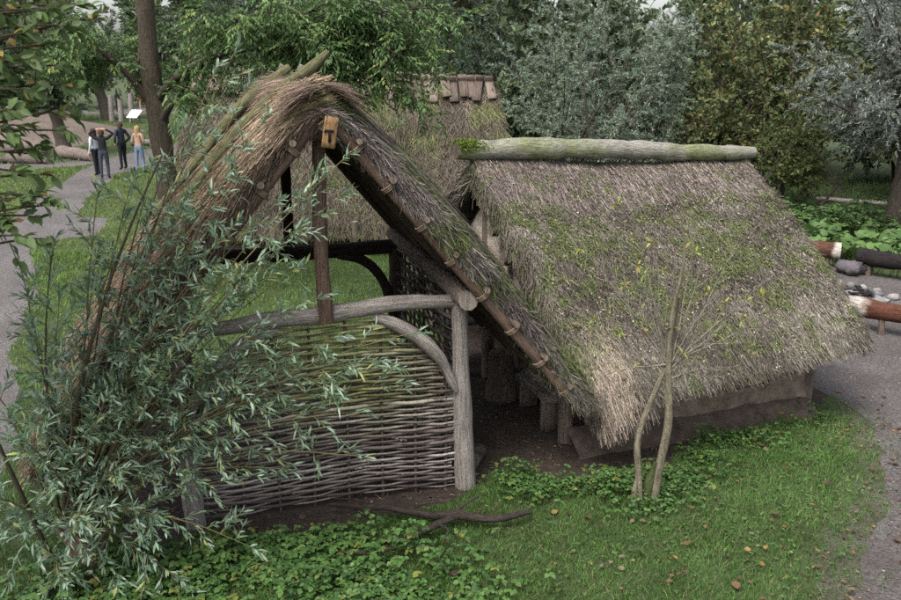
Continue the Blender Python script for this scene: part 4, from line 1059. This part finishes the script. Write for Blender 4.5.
def cover(n, spots, L, cols, p, zr, name, label, cat, lobes=3):
    mb = MB(); X = []
    for (x, y, sx, sy, f) in spots:
        k = int(n * f); X.append(np.stack([rng.normal(x, sx, k), rng.normal(y, sy, k)], 1))
    q = np.concatenate(X); q = np.concatenate([q, np.zeros((len(q), 1))], 1)
    keep = (fbm(q, 2.0, 91, 3) > .36) & free(q[:, 0], q[:, 1] - .05); q = q[keep]; n = len(q)
    hgt = rng.uniform(*zr, n) * (.4 + 1.2 * vnoise(q, 3, 92))
    top = q + UP * hgt[:, None] + jit(n, .03) * [1, 1, 0]
    blades(mb, q, nrm(top - q), nrm(np.cross(top - q, jit(n, 1))), hgt, .003, (.10, .13, .04), seg=1)
    c = pick(n, cols, p, .18); tilt = UP + jit(n, .45); a0 = rng.uniform(0, 2 * PI, n); sz = rng.uniform(*L, n)
    for j in range(lobes):
        a = a0 + (j - (lobes - 1) / 2) * (2 * PI / (lobes + (1 if lobes == 3 else 0)))
        D = np.stack([np.cos(a), np.sin(a), rng.uniform(-.3, .15, n)], 1)
        broad_leaves(mb, top, D, tilt, sz, sz * .8, c * rng.uniform(.9, 1.1, (n, 1)), .12, .15)
    return tag(mb.build(name, M_leaf, kind='stuff'), label, cat)
CV = [(.055, .115, .030), (.075, .145, .035), (.04, .085, .025), (.105, .165, .05), (.16, .17, .04)]
cover(5200, [(-1.0, 5.75, .65, .30, .34), (-.5, 5.75, .4, .2, .10), (-1.8, 6.0, .5, .2, .18), (-2.7, 5.3, .5, .3, .2), (-1.2, 6.35, .5, .12, .10), (-2.6, 5.8, .4, .3, .14)], (.026, .058), CV, [.32, .28, .2, .16, .04], (.04, .20), 'ground_cover', 'leafy green ground cover in front of the wattle wall', 'plants')
cover(2600, [(1.75, 7.25, .26, .20, .28), (2.05, 7.55, .28, .15, .18), (.72, 7.45, .14, .18, .16), (1.3, 7.4, .25, .1, .10), (3.0, 8.45, .35, .12, .16), (3.9, 9.05, .25, .12, .1), (2.5, 8.0, .2, .15, .1)], (.02, .042), CV, [.34, .3, .2, .12, .04], (.03, .16), 'ground_cover', 'low green weeds round the sapling and along the low house', 'plants')

cover(1500, [(1.6, 6.3, 1.2, .5, .45), (2.9, 7.3, .7, .6, .35), (3.6, 8.3, .5, .5, .2)], (.012, .026), CV, [.34, .3, .2, .12, .04], (.01, .06), 'clover', 'small clover leaves scattered through the front lawn', 'plants')
# fallen leaves, each lying on its own
def leaf_mesh(seed, col):
    r = random.Random(seed); mb = MB(); n = 9; L_, w_ = .07, .046
    t = np.linspace(0, 1, n); hw = w_ / 2 * np.sin(PI * t ** .8) ** .8; cu = r.uniform(.1, .4); tw = r.uniform(-.5, .5)
    mid = np.stack([t * L_ - L_ / 2, 0 * t, .006 + cu * .04 * (t - .5) ** 2 * 2], 1)
    e = [mid + np.stack([0 * t, s * hw * (1 + .15 * np.sin(t * 17 + s)), hw * (.35 + tw * s)], 1) for s in (-1, 1)]
    V = np.concatenate([mid, e[0], e[1]]); i = np.arange(n - 1)
    mb.add(V, [np.stack([i, i + 1, i + 1 + n, i + n], 1), np.stack([i, i + 2 * n, i + 1 + 2 * n, i + 1], 1)], col)
    return mb.mesh('fallen_leaf', M_leaf, True)
LM = {k: [leaf_mesh(s * 7 + j, c) for j, c in enumerate(cs)] for s, (k, cs) in enumerate({'brown': [(.12, .065, .038), (.16, .09, .05), (.075, .045, .032)], 'orange': [(.22, .105, .035), (.25, .15, .05)], 'pale': [(.19, .12, .07), (.17, .13, .085)]}.items())}
def drop(kind, x, y, z, label, group, sc=1.0, nrmv=None):
    o = link('fallen_leaf', random.choice(LM[kind])); o.location = (x, y, z); o.scale = (sc,) * 3
    o.rotation_euler = (random.uniform(-.35, .35), random.uniform(-.35, .35), random.uniform(0, 6.3))
    tag(o, label, 'leaf', group)
cnt = 0
while cnt < 105:
    x, y = random.uniform(-.6, 4.6), random.uniform(5.55, 9.3)
    if random.random() > .25 + .5 * (x > 1.2): continue
    if inpoly(np.array([x]), np.array([y]), GRAVEL)[0] or inpoly(np.array([x]), np.array([y]), SOIL)[0]: continue
    kd = random.choices(['brown', 'orange', 'pale'], [.55, .2, .25])[0]
    drop(kd, x, y, random.uniform(.03, .055), f'{"dry brown" if kd == "brown" else "orange" if kd == "orange" else "pale tan"} fallen leaf lying on the front lawn', f'{kd} fallen leaves on the lawn', random.choice([.5, .6, .7, .8, 1.0, 1.4 if kd == 'brown' else .8])); cnt += 1
for k in range(34):
    x = random.uniform(3.4, 5.6); y = random.uniform(5.8, 10)
    if not inpoly(np.array([x]), np.array([y]), GRAVEL)[0]: continue
    drop('brown', x, y, .018, 'dry brown fallen leaf lying on the gravel yard', 'brown fallen leaves on the gravel', random.uniform(.8, 1.4))
for k in range(46):
    u, v = np.array([random.uniform(.03, .97)]), np.array([random.uniform(.08, .95)]); p = hpos(u, v)[0]
    drop(random.choice(['orange', 'pale', 'pale']), p[0], p[1] - .03, p[2] + .05, 'small pale or orange leaf caught on the thatch of the low house', 'leaves caught on the low roof', random.uniform(.55, .95))
ll = MB(); n = 2600; x = rng.uniform(-.4, 5.2, n); y = rng.uniform(5.3, 9.6, n); ed = edge_dist(x, y, GRAVEL)
ok = (fbm(np.stack([x, y, 0 * x], 1), 2.2, 52, 3) > .44) & (rng.uniform(0, 1, n) < .12 + .75 * np.exp(-(ed / .55) ** 2)) & ~inpoly(x, y, SOIL); x, y = x[ok], y[ok]; n = len(x)
q = np.stack([x, y, rng.uniform(.012, .035, n)], 1)
broad_leaves(ll, q, jit(n, 1) * [1, 1, .25], UP + jit(n, .7), rng.uniform(.018, .055, n), rng.uniform(.012, .03, n), pick(n, [(.085, .052, .034), (.13, .08, .05), (.055, .038, .028), (.18, .11, .05)]), .4, .2)
tag(ll.build('leaf_litter', M_straw, kind='stuff'), 'crumbs of dead leaves in the grass along the gravel edge', 'litter')
# crumbs of earth, twigs and pebbles
lt = MB(); n = 5200; x = rng.uniform(-3.3, 5, n); y = rng.uniform(6.3, 12, n); ok = inpoly(x, y, SOIL); x, y = x[ok], y[ok]; n = len(x); q = np.stack([x, y, np.full(n, .006)], 1)
blades(lt, q, nrm(jit(n, 1) * [1, 1, .12]), nrm(jit(n, 1)), rng.uniform(.02, .12, n), .006, pick(n, [(.10, .075, .055), (.16, .12, .09), (.06, .045, .035), (.25, .20, .14)]), seg=1)
m = n // 2; leaves(lt, q[:m] + UP * .008, jit(m, 1) * [1, 1, .15], UP + jit(m, .4), rng.uniform(.02, .06, m), rng.uniform(.012, .035, m), pick(m, [(.12, .075, .05), (.08, .055, .04), (.17, .11, .07)]), cheap=True)
tag(lt.build('earth_litter', M_straw, kind='stuff'), 'twigs, straw and leaf crumbs scattered on the bare earth', 'litter')
pb = MB()
def stones(mb, P, R, cols, sub=6, flat=.6):
    """lumpy stones, one low-poly ball each"""
    n = len(P); th = np.linspace(0, PI, 5)[1:-1]; ph = np.arange(sub) / sub * 2 * PI
    base = np.array([(0, 0, 1)] + [(math.sin(t) * math.cos(f), math.sin(t) * math.sin(f), math.cos(t)) for t in th for f in ph] + [(0, 0, -1)])
    nv = len(base); F3 = []; F4 = []
    for j in range(sub):
        j2 = (j + 1) % sub; F3 += [(0, 1 + j, 1 + j2), (nv - 1, 1 + 2 * sub + j2, 1 + 2 * sub + j)]
        for r in range(2): F4.append((1 + r * sub + j, 1 + (r + 1) * sub + j, 1 + (r + 1) * sub + j2, 1 + r * sub + j2))
    V = base[None] * (np.asarray(R)[:, None, None] * rng.uniform(.7, 1.25, (n, nv, 1))) * np.stack([np.ones(n), rng.uniform(.6, 1, n), np.full(n, flat)], 1)[:, None]
    V = V + np.asarray(P)[:, None]
    k = np.arange(n)[:, None, None] * nv
    mb.add(V.reshape(-1, 3), [(k + np.array(F3)[None]).reshape(-1, 3), (k + np.array(F4)[None]).reshape(-1, 4)], np.repeat(np.broadcast_to(cols, (n, 3)), nv, 0))
n = 2600; x = rng.uniform(3, 10, n); y = rng.uniform(5, 16.5, n); ok = inpoly(x, y, GRAVEL); x, y = x[ok], y[ok]; n = len(x)
stones(pb, np.stack([x, y, np.full(n, .008)], 1), rng.uniform(.004, .014, n), pick(n, [(.17, .16, .16), (.12, .11, .11), (.22, .205, .2), (.08, .07, .066)]), 5)
tag(pb.build('loose_pebbles', M_stone, kind='stuff'), 'small loose pebbles on the gravel yard', 'pebbles')

# ------------------------------------------------------------------ things on the ground
# forked dead branch
DB = np.array([-.1, 6.7, 0.])
br = MB()
BR = [([(-1.1, 6.95, .03), (-.80, 6.86, .05), (-.55, 6.83, .06), (-.18, 6.72, .05), (.08, 6.70, .06), (.40, 6.66, .05), (.71, 6.80, .04)], [.012, .022, .024, .028, .030, .026, .018]),
      ([(.12, 6.72, .07), (-.05, 6.60, .06), (-.25, 6.42, .06), (-.48, 6.20, .04)], [.018, .022, .022, .017]),
      ([(.02, 6.68, .06), (.10, 6.80, .09), (.26, 6.93, .12)], [.014, .010, .005]), ([(-.35, 6.78, .06), (-.25, 6.86, .08), (-.10, 6.92, .06)], [.012, .008, .004]),
      ([(-.75, 6.85, .05), (-.85, 6.97, .06), (-1.1, 7.02, .05)], [.012, .008, .004]), ([(-.48, 6.2, .04), (-.7, 6.12, .05), (-.9, 6.15, .04)], [.014, .010, .005]), ([(-.1, 6.55, .06), (-.02, 6.42, .08), (-.06, 6.3, .05)], [.01, .007, .004])]
for k, (p, r) in enumerate(BR): tube(br, np.array(p) + [0, 0, .075], np.array(r) * 1.35, (.045, .036, .03), 7, 24, .25, 12, (.10, .075, .055), k, lump=.25)
tag(br.build('dead_branch', M_bark, smooth=True), 'dark forked dead branch lying on the grass in front of the wattle', 'branch')

def simple_log(name, label, cat, pts, r, col, cap, mat=M_bark, group=None, seed=0, legs=(), tipcol=None, rough=.26):
    p = np.asarray(pts, float); o0 = np.array([p[:, 0].mean(), p[:, 1].mean(), 0])
    t = thing(name, label, cat, tuple(o0), 0, group)
    mb = MB(); n = 60; tube(mb, p, r, col, 14, n, rough, 4, cap, seed, lump=.08)
    if tipcol is not None:      # bark peeled off one end
        tc, frac, at_end = tipcol; k = int(n * frac) * 14
        along = np.repeat(np.linspace(0, 1, n), 14); along = 1 - along if at_end else along
        kk_ = np.clip((frac - along + (fbm(mb.v[0], 5, 3, 2) - .5) * .22) * 14 + .5, 0, 1)[:, None]
        mb.c[0] = mb.c[0] * (1 - kk_) + np.array(tc) * (1 + .6 * (fbm(mb.v[0], 9, 3) - .5))[:, None] * kk_
    shift(mb, o0).build('log', mat, t, True)
    for q in legs:
        mb = MB(); tube(mb, [np.array(q[0]), np.array(q[1])], [.05, .045], (.11, .085, .065), 8, 6, .15, cap=CUT, seed=seed); shift(mb, o0).build('support', M_bark, t, True)
    return t
simple_log('log_bench', 'brown log seat with a white end beside the low roof', 'log', [(6.9, 16.75, .34), (7.3, 16.62, .36), (7.72, 16.45, .36)], [.15, .155, .15], (.085, .042, .03), (.4, .36, .3), seed=3, legs=[((7.1, 16.66, 0), (7.1, 16.66, .28)), ((7.5, 16.5, 0), (7.5, 16.5, .28))], tipcol=((.40, .36, .31), .10, True))
simple_log('log_bench', 'black log seat with a cream end behind the fire pit', 'log', [(7.9, 16.05, .36), (8.3, 15.62, .36), (8.75, 15.15, .38), (9.2, 14.7, .4)], [.16, .165, .15, .14], (.022, .018, .018), (.6, .55, .42), seed=4, legs=[((8.02, 15.85, 0), (8.05, 15.9, .3)), ((8.12, 15.95, 0), (8.08, 15.9, .3)), ((8.6, 15.25, 0), (8.6, 15.3, .3))], tipcol=((.42, .37, .27), .30, True))
simple_log('log_bench', 'reddish brown log seat with a white end in front of the fire pit', 'log', [(6.05, 12.75, .36), (6.4, 12.38, .36), (6.75, 12.05, .37), (7.4, 11.4, .38)], [.13, .135, .15, .15], (.095, .042, .028), (.4, .36, .32), seed=5, legs=[((6.5, 12.2, 0), (6.5, 12.25, .28)), ((7.1, 11.65, 0), (7.1, 11.7, .28))], tipcol=((.40, .365, .32), .26, False))
mb = MB(); stones(mb, np.array([[0, 0, .14]]), np.array([.27]), (.085, .075, .08), 12, .62)
o = mb.build('boulder', M_stone, smooth=True); o.location = (7.74, 15.98, 0); tag(o, 'dark rounded boulder at the end of the black log seat', 'boulder')

fp = thing('fire_pit', 'burnt out fire pit ringed with grey stones on the gravel', 'fire pit', (7.06, 14.4, 0))
mb = MB(); rr_ = np.linspace(0, .62, 7); an = np.arange(20) / 20 * 2 * PI
V = np.array([(0, 0, .09)] + [(r * math.cos(a), r * math.sin(a), .012 + .08 * max(0, 1 - r / .6) + .02 * math.sin(5 * a + 9 * r)) for r in rr_[1:] for a in an])
f3 = np.array([(0, 1 + j, 1 + (j + 1) % 20) for j in range(20)]); f4 = np.array([(1 + r * 20 + j, 1 + (r + 1) * 20 + j, 1 + (r + 1) * 20 + (j + 1) % 20, 1 + r * 20 + (j + 1) % 20) for r in range(5) for j in range(20)])
kk = fbm(V, 5, 8)[:, None]; mb.add(V, [f3, f4], np.where(kk > .52, np.array([[.17, .165, .165]]), np.array([[.045, .042, .042]]))); mb.build('ash_bed', M_stone, fp, True)
for k in range(17):
    a = k / 17 * 2 * PI + random.uniform(-.1, .1); r = random.uniform(.45, .75); s = random.uniform(.05, .11); mb = MB()
    stones(mb, np.array([[math.cos(a) * r, math.sin(a) * r, s * .4]]), np.array([s]), np.array(random.choice([(.13, .12, .12), (.20, .185, .18), (.09, .08, .08), (.25, .235, .225)])), 8, .7); mb.build('stone', M_stone, fp, True)
for k in range(14):
    a = random.uniform(0, 6.3); c0 = np.array([random.uniform(-.3, .3), random.uniform(-.3, .3), .09]); d = np.array([math.cos(a), math.sin(a), .1]) * random.uniform(.07, .15); mb = MB()
    tube(mb, [c0 - d, c0 + d], [.025, .02], (.025, .022, .022), 7, 6, .2, cap=(.05, .045, .045), seed=k); mb.build('charred_stick', M_bark, fp, True)

# far plank seat among the plants
pk = thing('plank_bench', 'long grey plank seat among the green plants at the right', 'bench', (11.0, 22.6, 0), math.radians(-32))
mb = MB(); plank(mb, (-1.15, 0, .36), (1.15, 0, .36), (0, 1, 0), .34, .06, (.27, .235, .21), 8, 4); mb.build('seat', M_wood, pk)
for x in (-.8, .8):
    mb = MB(); tube(mb, [(x, 0, -.02), (x, 0, .33)], [.12, .11], (.14, .11, .085), 10, 6, .15, cap=CUT); mb.build('support', M_bark, pk, True)

# big leaved plants by the gravel
def round_leaf(seed):
    mb = MB(); r = random.Random(seed); n = 14
    a = np.linspace(.25, 2 * PI - .25, n); V = [(0, 0, 0)]
    for q, zz in ((.55, .035), (1.0, .0)):
        V += [(q * math.cos(t) * (1 + .06 * math.sin(5 * t + seed)), q * math.sin(t) * (1 + .06 * math.sin(4 * t)), (zz + .10 * math.sin(3 * t + seed) * q * q) * 1.0) for t in a]
    f3 = [(0, 1 + j, 2 + j) for j in range(n - 1)]; f4 = [(1 + j, 1 + n + j, 2 + n + j, 2 + j) for j in range(n - 1)]
    c = random.choice([(.085, .15, .045), (.11, .18, .055), (.07, .125, .038)])
    mb.add(np.array(V), [np.array(f3), np.array(f4)], c); return mb.mesh('leaf', M_leaf, True)
RLM = [round_leaf(s) for s in range(6)]
bp = [(7.4, 17.6), (8.1, 17.1), (8.8, 16.6), (9.4, 16.0), (8.0, 18.1), (8.9, 17.6), (9.7, 17.0), (7.0, 18.4), (8.5, 18.9), (9.6, 18.3), (10.4, 16.6), (7.6, 19.3), (9.0, 20.0)]
wh = ['behind the brown log seat', 'just behind the black log seat', 'behind the middle of the black log seat', 'by the cream end of the black log seat', 'in the second row left', 'in the second row middle', 'below the willow trunk', 'farthest left beside the thatch', 'in the third row middle', 'right in front of the willow trunk', 'at the right edge', 'in the back row left', 'in the back row right']
for k, ((x, y), w_) in enumerate(zip(bp, wh)):
    t = thing('big_leaf_plant', f'plant with large round pale green leaves {w_}', 'plant', (x, y, 0), random.uniform(0, 6), 'large leaved plants beside the gravel')
    sm = MB(); lv = []
    for j in range(17):
        a = j / 17 * 2 * PI + random.uniform(-.3, .3); r = random.uniform(.1, .62); h = random.uniform(.2, .5)
        e = np.array([math.cos(a) * r, math.sin(a) * r, h]); tube(sm, [(0, 0, 0), e * [.5, .5, .7], e], [.009, .008, .006], (.10, .14, .05), 5); lv.append(e)
    sm.build('stem', M_leaf, t, True)
    for e in lv:
        o = link('leaf', random.choice(RLM), t); o.location = tuple(e); s = random.uniform(.09, .19); o.scale = (s, s, s * 1.6); o.rotation_euler = (random.uniform(-.2, .85), random.uniform(-.5, .5), random.uniform(0, 6.3))
cover(3800, [(8.6, 19.6, 1.3, .7, .5), (9.5, 21.0, 1.4, 1.0, .3), (7.3, 20.2, .7, .8, .2)], (.06, .11), [(.06, .11, .035), (.075, .135, .04), (.045, .085, .03), (.10, .15, .055)], [.35, .3, .2, .15], (.25, .6), 'ground_cover', 'tall green nettles under the trees at the right', 'plants')

# table, stump and stool between the two buildings
tb = thing('plank_table', 'dark plank table in the shade between the two buildings', 'table', (.62, 10.9, 0), math.radians(14))
for k in range(3):
    mb = MB(); plank(mb, (-.75, -.22 + .22 * k, .72), (.75, -.22 + .22 * k, .72), (0, 1, 0), .21, .045, (.15, .13, .115), 6, k); mb.build('top_plank', M_wood, tb)
for (x, y) in ((-.6, -.2), (.6, -.2), (-.6, .2), (.6, .2)):
    mb = MB(); tube(mb, [(x * 1.05, y * 1.1, -.02), (x, y, .7)], [.06, .055], (.10, .08, .065), 9, 6, .12); mb.build('leg', M_wood, tb, True)
bn = thing('low_bench', 'low grey plank bench at the open end of the low house', 'bench', (1.02, 9.15, 0), math.radians(105))
mb = MB(); plank(mb, (-.5, 0, .40), (.5, 0, .40), (0, 1, 0), .26, .05, (.20, .175, .155), 6, 9); mb.build('seat', M_wood, bn)
for x in (-.35, .35):
    mb = MB(); plank(mb, (x, 0, -.01), (x, 0, .38), (0, 1, 0), .22, .06, (.15, .125, .105), 4, 3); mb.build('leg', M_wood, bn)
mb = MB(); tube(mb, [(0, 0, -.02), (0, 0, .30), (.01, 0, .58)], [.20, .175, .165], (.10, .08, .065), 16, 12, .15, 5, (.20, .165, .13), 3)
o = mb.build('chopping_block', M_bark, smooth=True); o.location = (.62, 9.75, 0); tag(o, 'thick dark chopping block standing in the shade beside the plank table', 'stump')
mb = MB(); tube(mb, [(-.12, 0, .09), (.0, .03, .09), (.16, .02, .08)], [.085, .095, .08], (.09, .075, .065), 12, 8, .25, 7, (.16, .13, .10), 6)
o = mb.build('log_piece', M_bark, smooth=True); o.location = (.26, 7.95, 0); o.rotation_euler = (0, 0, 1.2); tag(o, 'short dark log lying behind the right front post of the shed', 'log')

# left background: log seats, stump, posts, board, mound
simple_log('log_bench', 'long grey log lying at the left beside the path', 'log', [(-18.6, 34.6, .2), (-17.3, 34.3, .2), (-16.0, 34.1, .19)], [.2, .2, .18], (.12, .10, .085), (.3, .25, .2), seed=8)
simple_log('log_bench', 'thick tapering log pointing at the path below the small tree', 'log', [(-16.5, 36.2, .28), (-15.5, 35.7, .24), (-14.6, 35.0, .18)], [.26, .25, .18], (.15, .12, .105), (.32, .27, .22), seed=9)
simple_log('log_bench', 'low log farther back behind the other log seats', 'log', [(-19.5, 37.0, .28), (-18.2, 36.9, .28), (-17.2, 36.8, .28)], [.2, .2, .19], (.11, .09, .08), (.3, .25, .2), seed=10)
simple_log('log_bench', 'slim log in the grass left of the visitors', 'log', [(-15.4, 41.5, .16), (-13.9, 41.8, .16)], [.15, .14], (.19, .16, .14), (.3, .25, .2), seed=12)
mb = MB(); u, v = unit_grid(40, 28); X = -34 + 17 * u; Yv = 40 + 12 * v
Z = 1.75 * np.clip(1 - ((u - .45) / .5) ** 2, 0, 1) * np.clip(1 - ((v - .5) / .5) ** 2, 0, 1) * (.8 + .4 * vnoise(np.stack([X, Yv, 0 * X], 1), .4, 3)) - .03
i = np.arange(39)[:, None] * 28; j = np.arange(27)[None]; q = np.stack([i + j, i + 28 + j, i + 29 + j, i + j + 1], -1).reshape(-1, 4)
mb.add(np.stack([X, Yv, Z], 1), q, (.2, .15, .12)); mb.build('earth_mound', ground_mat('mound_earth', [(.115, .09, .072), (.15, .12, .10), (.085, .066, .054)], .8, 6, .5), smooth=True, kind='structure')
for k, (x, y, h, lb) in enumerate(((-22.75, 58.3, 1.75, 'left'), (-22.05, 58.1, 1.6, 'middle'), (-21.3, 58.0, 1.85, 'right'))):
    mb = MB(); tube(mb, [(0, 0, -.1), (.03, 0, h)], [.19, .16], (.25, .22, .20), 10, 8, .12, cap=(.32, .28, .24), seed=k); o = mb.build('wooden_post', M_wood, smooth=True); o.location = (x, y, 0)
    tag(o, f'grey wooden post by the far path, {lb} of the three', 'post', 'posts by the far path')
ib = thing('information_board', 'white slanted information board near the ash trunk', 'sign', (-20.6, 57.0, 0), math.radians(-25))
mb = MB(); plank(mb, (-.45, -.2, .6), (.45, -.2, .6), (0, .75, .62), .75, .05, (.72, .73, .75), 4, 2, .002); mb.build('panel', M_paint, ib)
for x in (-.35, .35):
    mb = MB(); tube(mb, [(x, -.1, -.05), (x, -.18, .56)], [.05, .05], (.14, .12, .10), 8, 4); mb.build('leg', M_wood, ib, True)

# ------------------------------------------------------------------ people
SKIN = (.42, .26, .19)
def person(label, loc, rz, top, legs, hair, shoe=(.03, .03, .035), pose='down', h=1.72, sleeve=None, longhair=False, group='visitors', bag=None):
    t = thing('person', label, 'person', loc, rz, group)
    J = {'pel': (0, 0, .95), 'waist': (0, 0, 1.08), 'chest': (0, .01, 1.30), 'neck0': (0, 0, 1.44), 'neck': (0, .015, 1.51), 'head': (0, .025, 1.60), 'crown': (0, .015, 1.67), 'nose': (0, .118, 1.595)}
    R = {'pel': (.15, .105), 'waist': (.13, .095), 'chest': (.155, .11), 'neck0': (.08, .07), 'neck': (.052, .052), 'head': (.078, .094), 'crown': (.06, .07), 'nose': (.012, .012)}
    E = [('pel', 'waist', legs), ('waist', 'chest', top), ('chest', 'neck0', top), ('neck0', 'neck', SKIN), ('neck', 'head', SKIN), ('head', 'crown', SKIN), ('head', 'nose', SKIN)]
    for s, n in ((-1, 'l'), (1, 'r')):
        J['hip' + n] = (.095 * s, 0, .90); J['kn' + n] = (.105 * s, .015 + .05 * s, .50); J['an' + n] = (.11 * s, .04 * s - .02, .09); J['toe' + n] = (.125 * s, .04 * s + .14, .04)
        R['hip' + n] = (.092, .095); R['kn' + n] = (.062, .066); R['an' + n] = (.046, .05); R['toe' + n] = (.042, .032)
        E += [('pel', 'hip' + n, legs), ('hip' + n, 'kn' + n, legs), ('kn' + n, 'an' + n, legs), ('an' + n, 'toe' + n, shoe)]
        if pose == 'head': el, wr, ha = (.40 * s, .02, 1.58), (.17 * s, -.03, 1.72), (.07 * s, -.03, 1.73)
        elif pose == 'fold': el, wr, ha = (.25 * s, .0, 1.13), (.10 * s, .18, 1.16), (.0, .2, 1.17)
        elif pose == 'pocket': el, wr, ha = (.30 * s, -.09, 1.14), (.20 * s, .07, .98), (.18 * s, .1, .92)
        else: el, wr, ha = (.24 * s, -.03, 1.14), (.25 * s, .05, .90), (.25 * s, .07, .83)
        J['sh' + n] = (.175 * s, 0, 1.40); J['el' + n] = el; J['wr' + n] = wr; J['ha' + n] = ha
        R['sh' + n] = (.07, .07); R['el' + n] = (.048, .05); R['wr' + n] = (.032, .03); R['ha' + n] = (.034, .022)
        E += [('neck0', 'sh' + n, top), ('sh' + n, 'el' + n, top), ('el' + n, 'wr' + n, sleeve or top), ('wr' + n, 'ha' + n, SKIN)]
        hd = nrm(np.array(ha) - np.array(wr)); sd = nrm(np.cross(hd, (0, 1, 0)) + 1e-6)
        for f in range(4):
            nm = f'f{f}{n}'; J[nm] = tuple(np.array(ha) + hd * (.075 + .012 * (f in (1, 2))) + sd * (.022 * (f - 1.5))); R[nm] = (.009, .009); E.append(('ha' + n, nm, SKIN))
        nm = 'th' + n; J[nm] = tuple(np.array(wr) * .5 + np.array(ha) * .5 + sd * -.055 + hd * .03); R[nm] = (.010, .010); E.append(('ha' + n, nm, SKIN))
    names = list(J); ix = {k: i for i, k in enumerate(names)}; sc_ = h / 1.74
    me = bpy.data.meshes.new('body'); me.from_pydata([tuple(np.array(J[k]) * sc_) for k in names], [(ix[a], ix[b]) for a, b, _ in E], [])
    o = bpy.data.objects.new('tmp_body', me); C.objects.link(o)
    o.modifiers.new('skin', 'SKIN'); o.modifiers.new('sub', 'SUBSURF').levels = 2
    for k in names:
        d = me.skin_vertices[0].data[ix[k]]; d.radius = tuple(np.array(R[k]) * sc_); d.use_root = (k == 'pel')
    dg = bpy.context.evaluated_depsgraph_get(); dg.update()
    bm_ = bpy.data.meshes.new_from_object(o.evaluated_get(dg)); bpy.data.objects.remove(o, do_unlink=True)
    bm_.name = 'body'; V = np.zeros(len(bm_.vertices) * 3, np.float32); bm_.vertices.foreach_get('co', V); V = V.reshape(-1, 3) / sc_
    best = np.full(len(V), 9e9); col = np.zeros((len(V), 3))
    for a, b, c in E:
        A, B = np.array(J[a]), np.array(J[b]); q = np.clip(((V - A) @ (B - A)) / ((B - A) @ (B - A)), 0, 1); dd = np.linalg.norm(V - A - q[:, None] * (B - A), axis=1) / (max(R[a]) + max(R[b]))
        m_ = dd < best; best[m_] = dd[m_]; col[m_] = c
    col[(V[:, 2] > 1.02) & (V[:, 2] < 1.46) & (np.abs(V[:, 0]) < .22)] = top
    ca = bm_.attributes.new('col', 'FLOAT_COLOR', 'POINT'); ca.data.foreach_set('color', np.concatenate([col, np.ones((len(V), 1))], 1).astype(np.float32).ravel())
    bm_.materials.clear(); bm_.materials.append(M_cloth); bm_.polygons.foreach_set('use_smooth', np.ones(len(bm_.polygons), bool))
    link('body', bm_, t)
    # hair: a cap round the skull, open at the face, longer at the back where worn long
    mb = MB(); u, v = unit_grid(18, 9); a = u * 2 * PI; face = np.clip(np.sin(a), 0, 1)
    low = np.where(longhair, 2.55, 1.95) - face * (1.15 if longhair else .95); ph = v * low
    r = .105; x = np.sin(np.minimum(ph, 1.75)) * np.cos(a) * r * .98; y = np.sin(np.minimum(ph, 1.75)) * np.sin(a) * r * 1.12
    z = np.where(ph < 1.75, np.cos(ph) * r * 1.2, math.cos(1.75) * r * 1.2 - (ph - 1.75) * .30)
    Vh = np.stack([x, y + .01, z + 1.615], 1) * sc_; Vh += (np.stack([vnoise(Vh, 40, k) for k in (1, 2, 3)], 1) - .5) * .012
    i = np.arange(17)[:, None] * 9; j = np.arange(8)[None]; q = np.stack([i + j, i + 9 + j, i + 10 + j, i + j + 1], -1).reshape(-1, 4)
    mb.add(Vh, q, hair); mb.build('hair', M_cloth, t, True)
    for s in (-1, 1):      # eyes and ears
        mb = MB(); stones(mb, np.array([[.032 * s, .108, 1.615]]) * sc_, np.array([.011]), (.03, .025, .025), 6, 1); mb.build('eye', M_cloth, t, True)
    if bag is not None:
        mb = MB(); plank(mb, (0, -.16, 1.02), (0, -.15, 1.42), (1, 0, 0), .28, .12, bag, 5, 2, .02, .9, .4); mb.build('backpack', M_cloth, t, True)
    return t
BLK = (.018, .018, .02); NAVY = (.025, .028, .04)
person('person in a black jumper with both hands raised to the back of the head', (-12.03, 29.7, 0), .25, BLK, (.045, .048, .065), (.05, .035, .025), pose='head', h=1.72)
person('person in a white top and black trousers beside the one in a black jumper', (-12.62, 30.5, 0), 1.2, (.42, .43, .46), BLK, (.035, .022, .018), longhair=True, h=1.68)
person('person in a black jacket and black trousers standing alone on the path', (-12.35, 32.3, 0), .9, NAVY, BLK, (.05, .035, .025), pose='pocket', h=1.80)
person('person with blond hair in a beige top and light blue jeans', (-11.36, 31.3, 0), -.3, (.30, .20, .145), (.12, .165, .24), (.26, .17, .085), pose='fold', longhair=True, h=1.72, sleeve=(.45, .38, .33))
person('person in dark clothes half hidden behind the one in jeans', (-11.35, 33.4, 0), .2, (.03, .03, .04), BLK, (.10, .07, .045), pose='down', h=1.74)
far = [(-26.6, 69.6, (.04, .045, .06), BLK, 'person in dark clothes at the left of the far group', None), (-25.9, 70.4, (.05, .05, .07), (.04, .05, .08), 'person in a navy top in the middle of the far group', None), (-25.35, 69.2, BLK, BLK, 'person in black in front of the far group', None),
       (-24.75, 69.5, (.55, .06, .06), (.45, .25, .22), 'person in a red top in the far group', None), (-24.15, 70.2, (.08, .18, .42), (.05, .07, .12), 'person in a bright blue jacket at the right of the far group', (.05, .12, .35)), (-22.9, 70.6, (.06, .11, .22), NAVY, 'person in a dull blue jacket standing apart from the far group', None)]
for k, (x, y, tp, lg, lb, bag) in enumerate(far):
    person(lb, (x, y, 0), random.uniform(0, 6), tp, lg, random.choice([(.05, .035, .025), (.03, .02, .018), (.2, .13, .07)]), h=random.uniform(1.65, 1.8), group='far group of visitors', bag=bag)
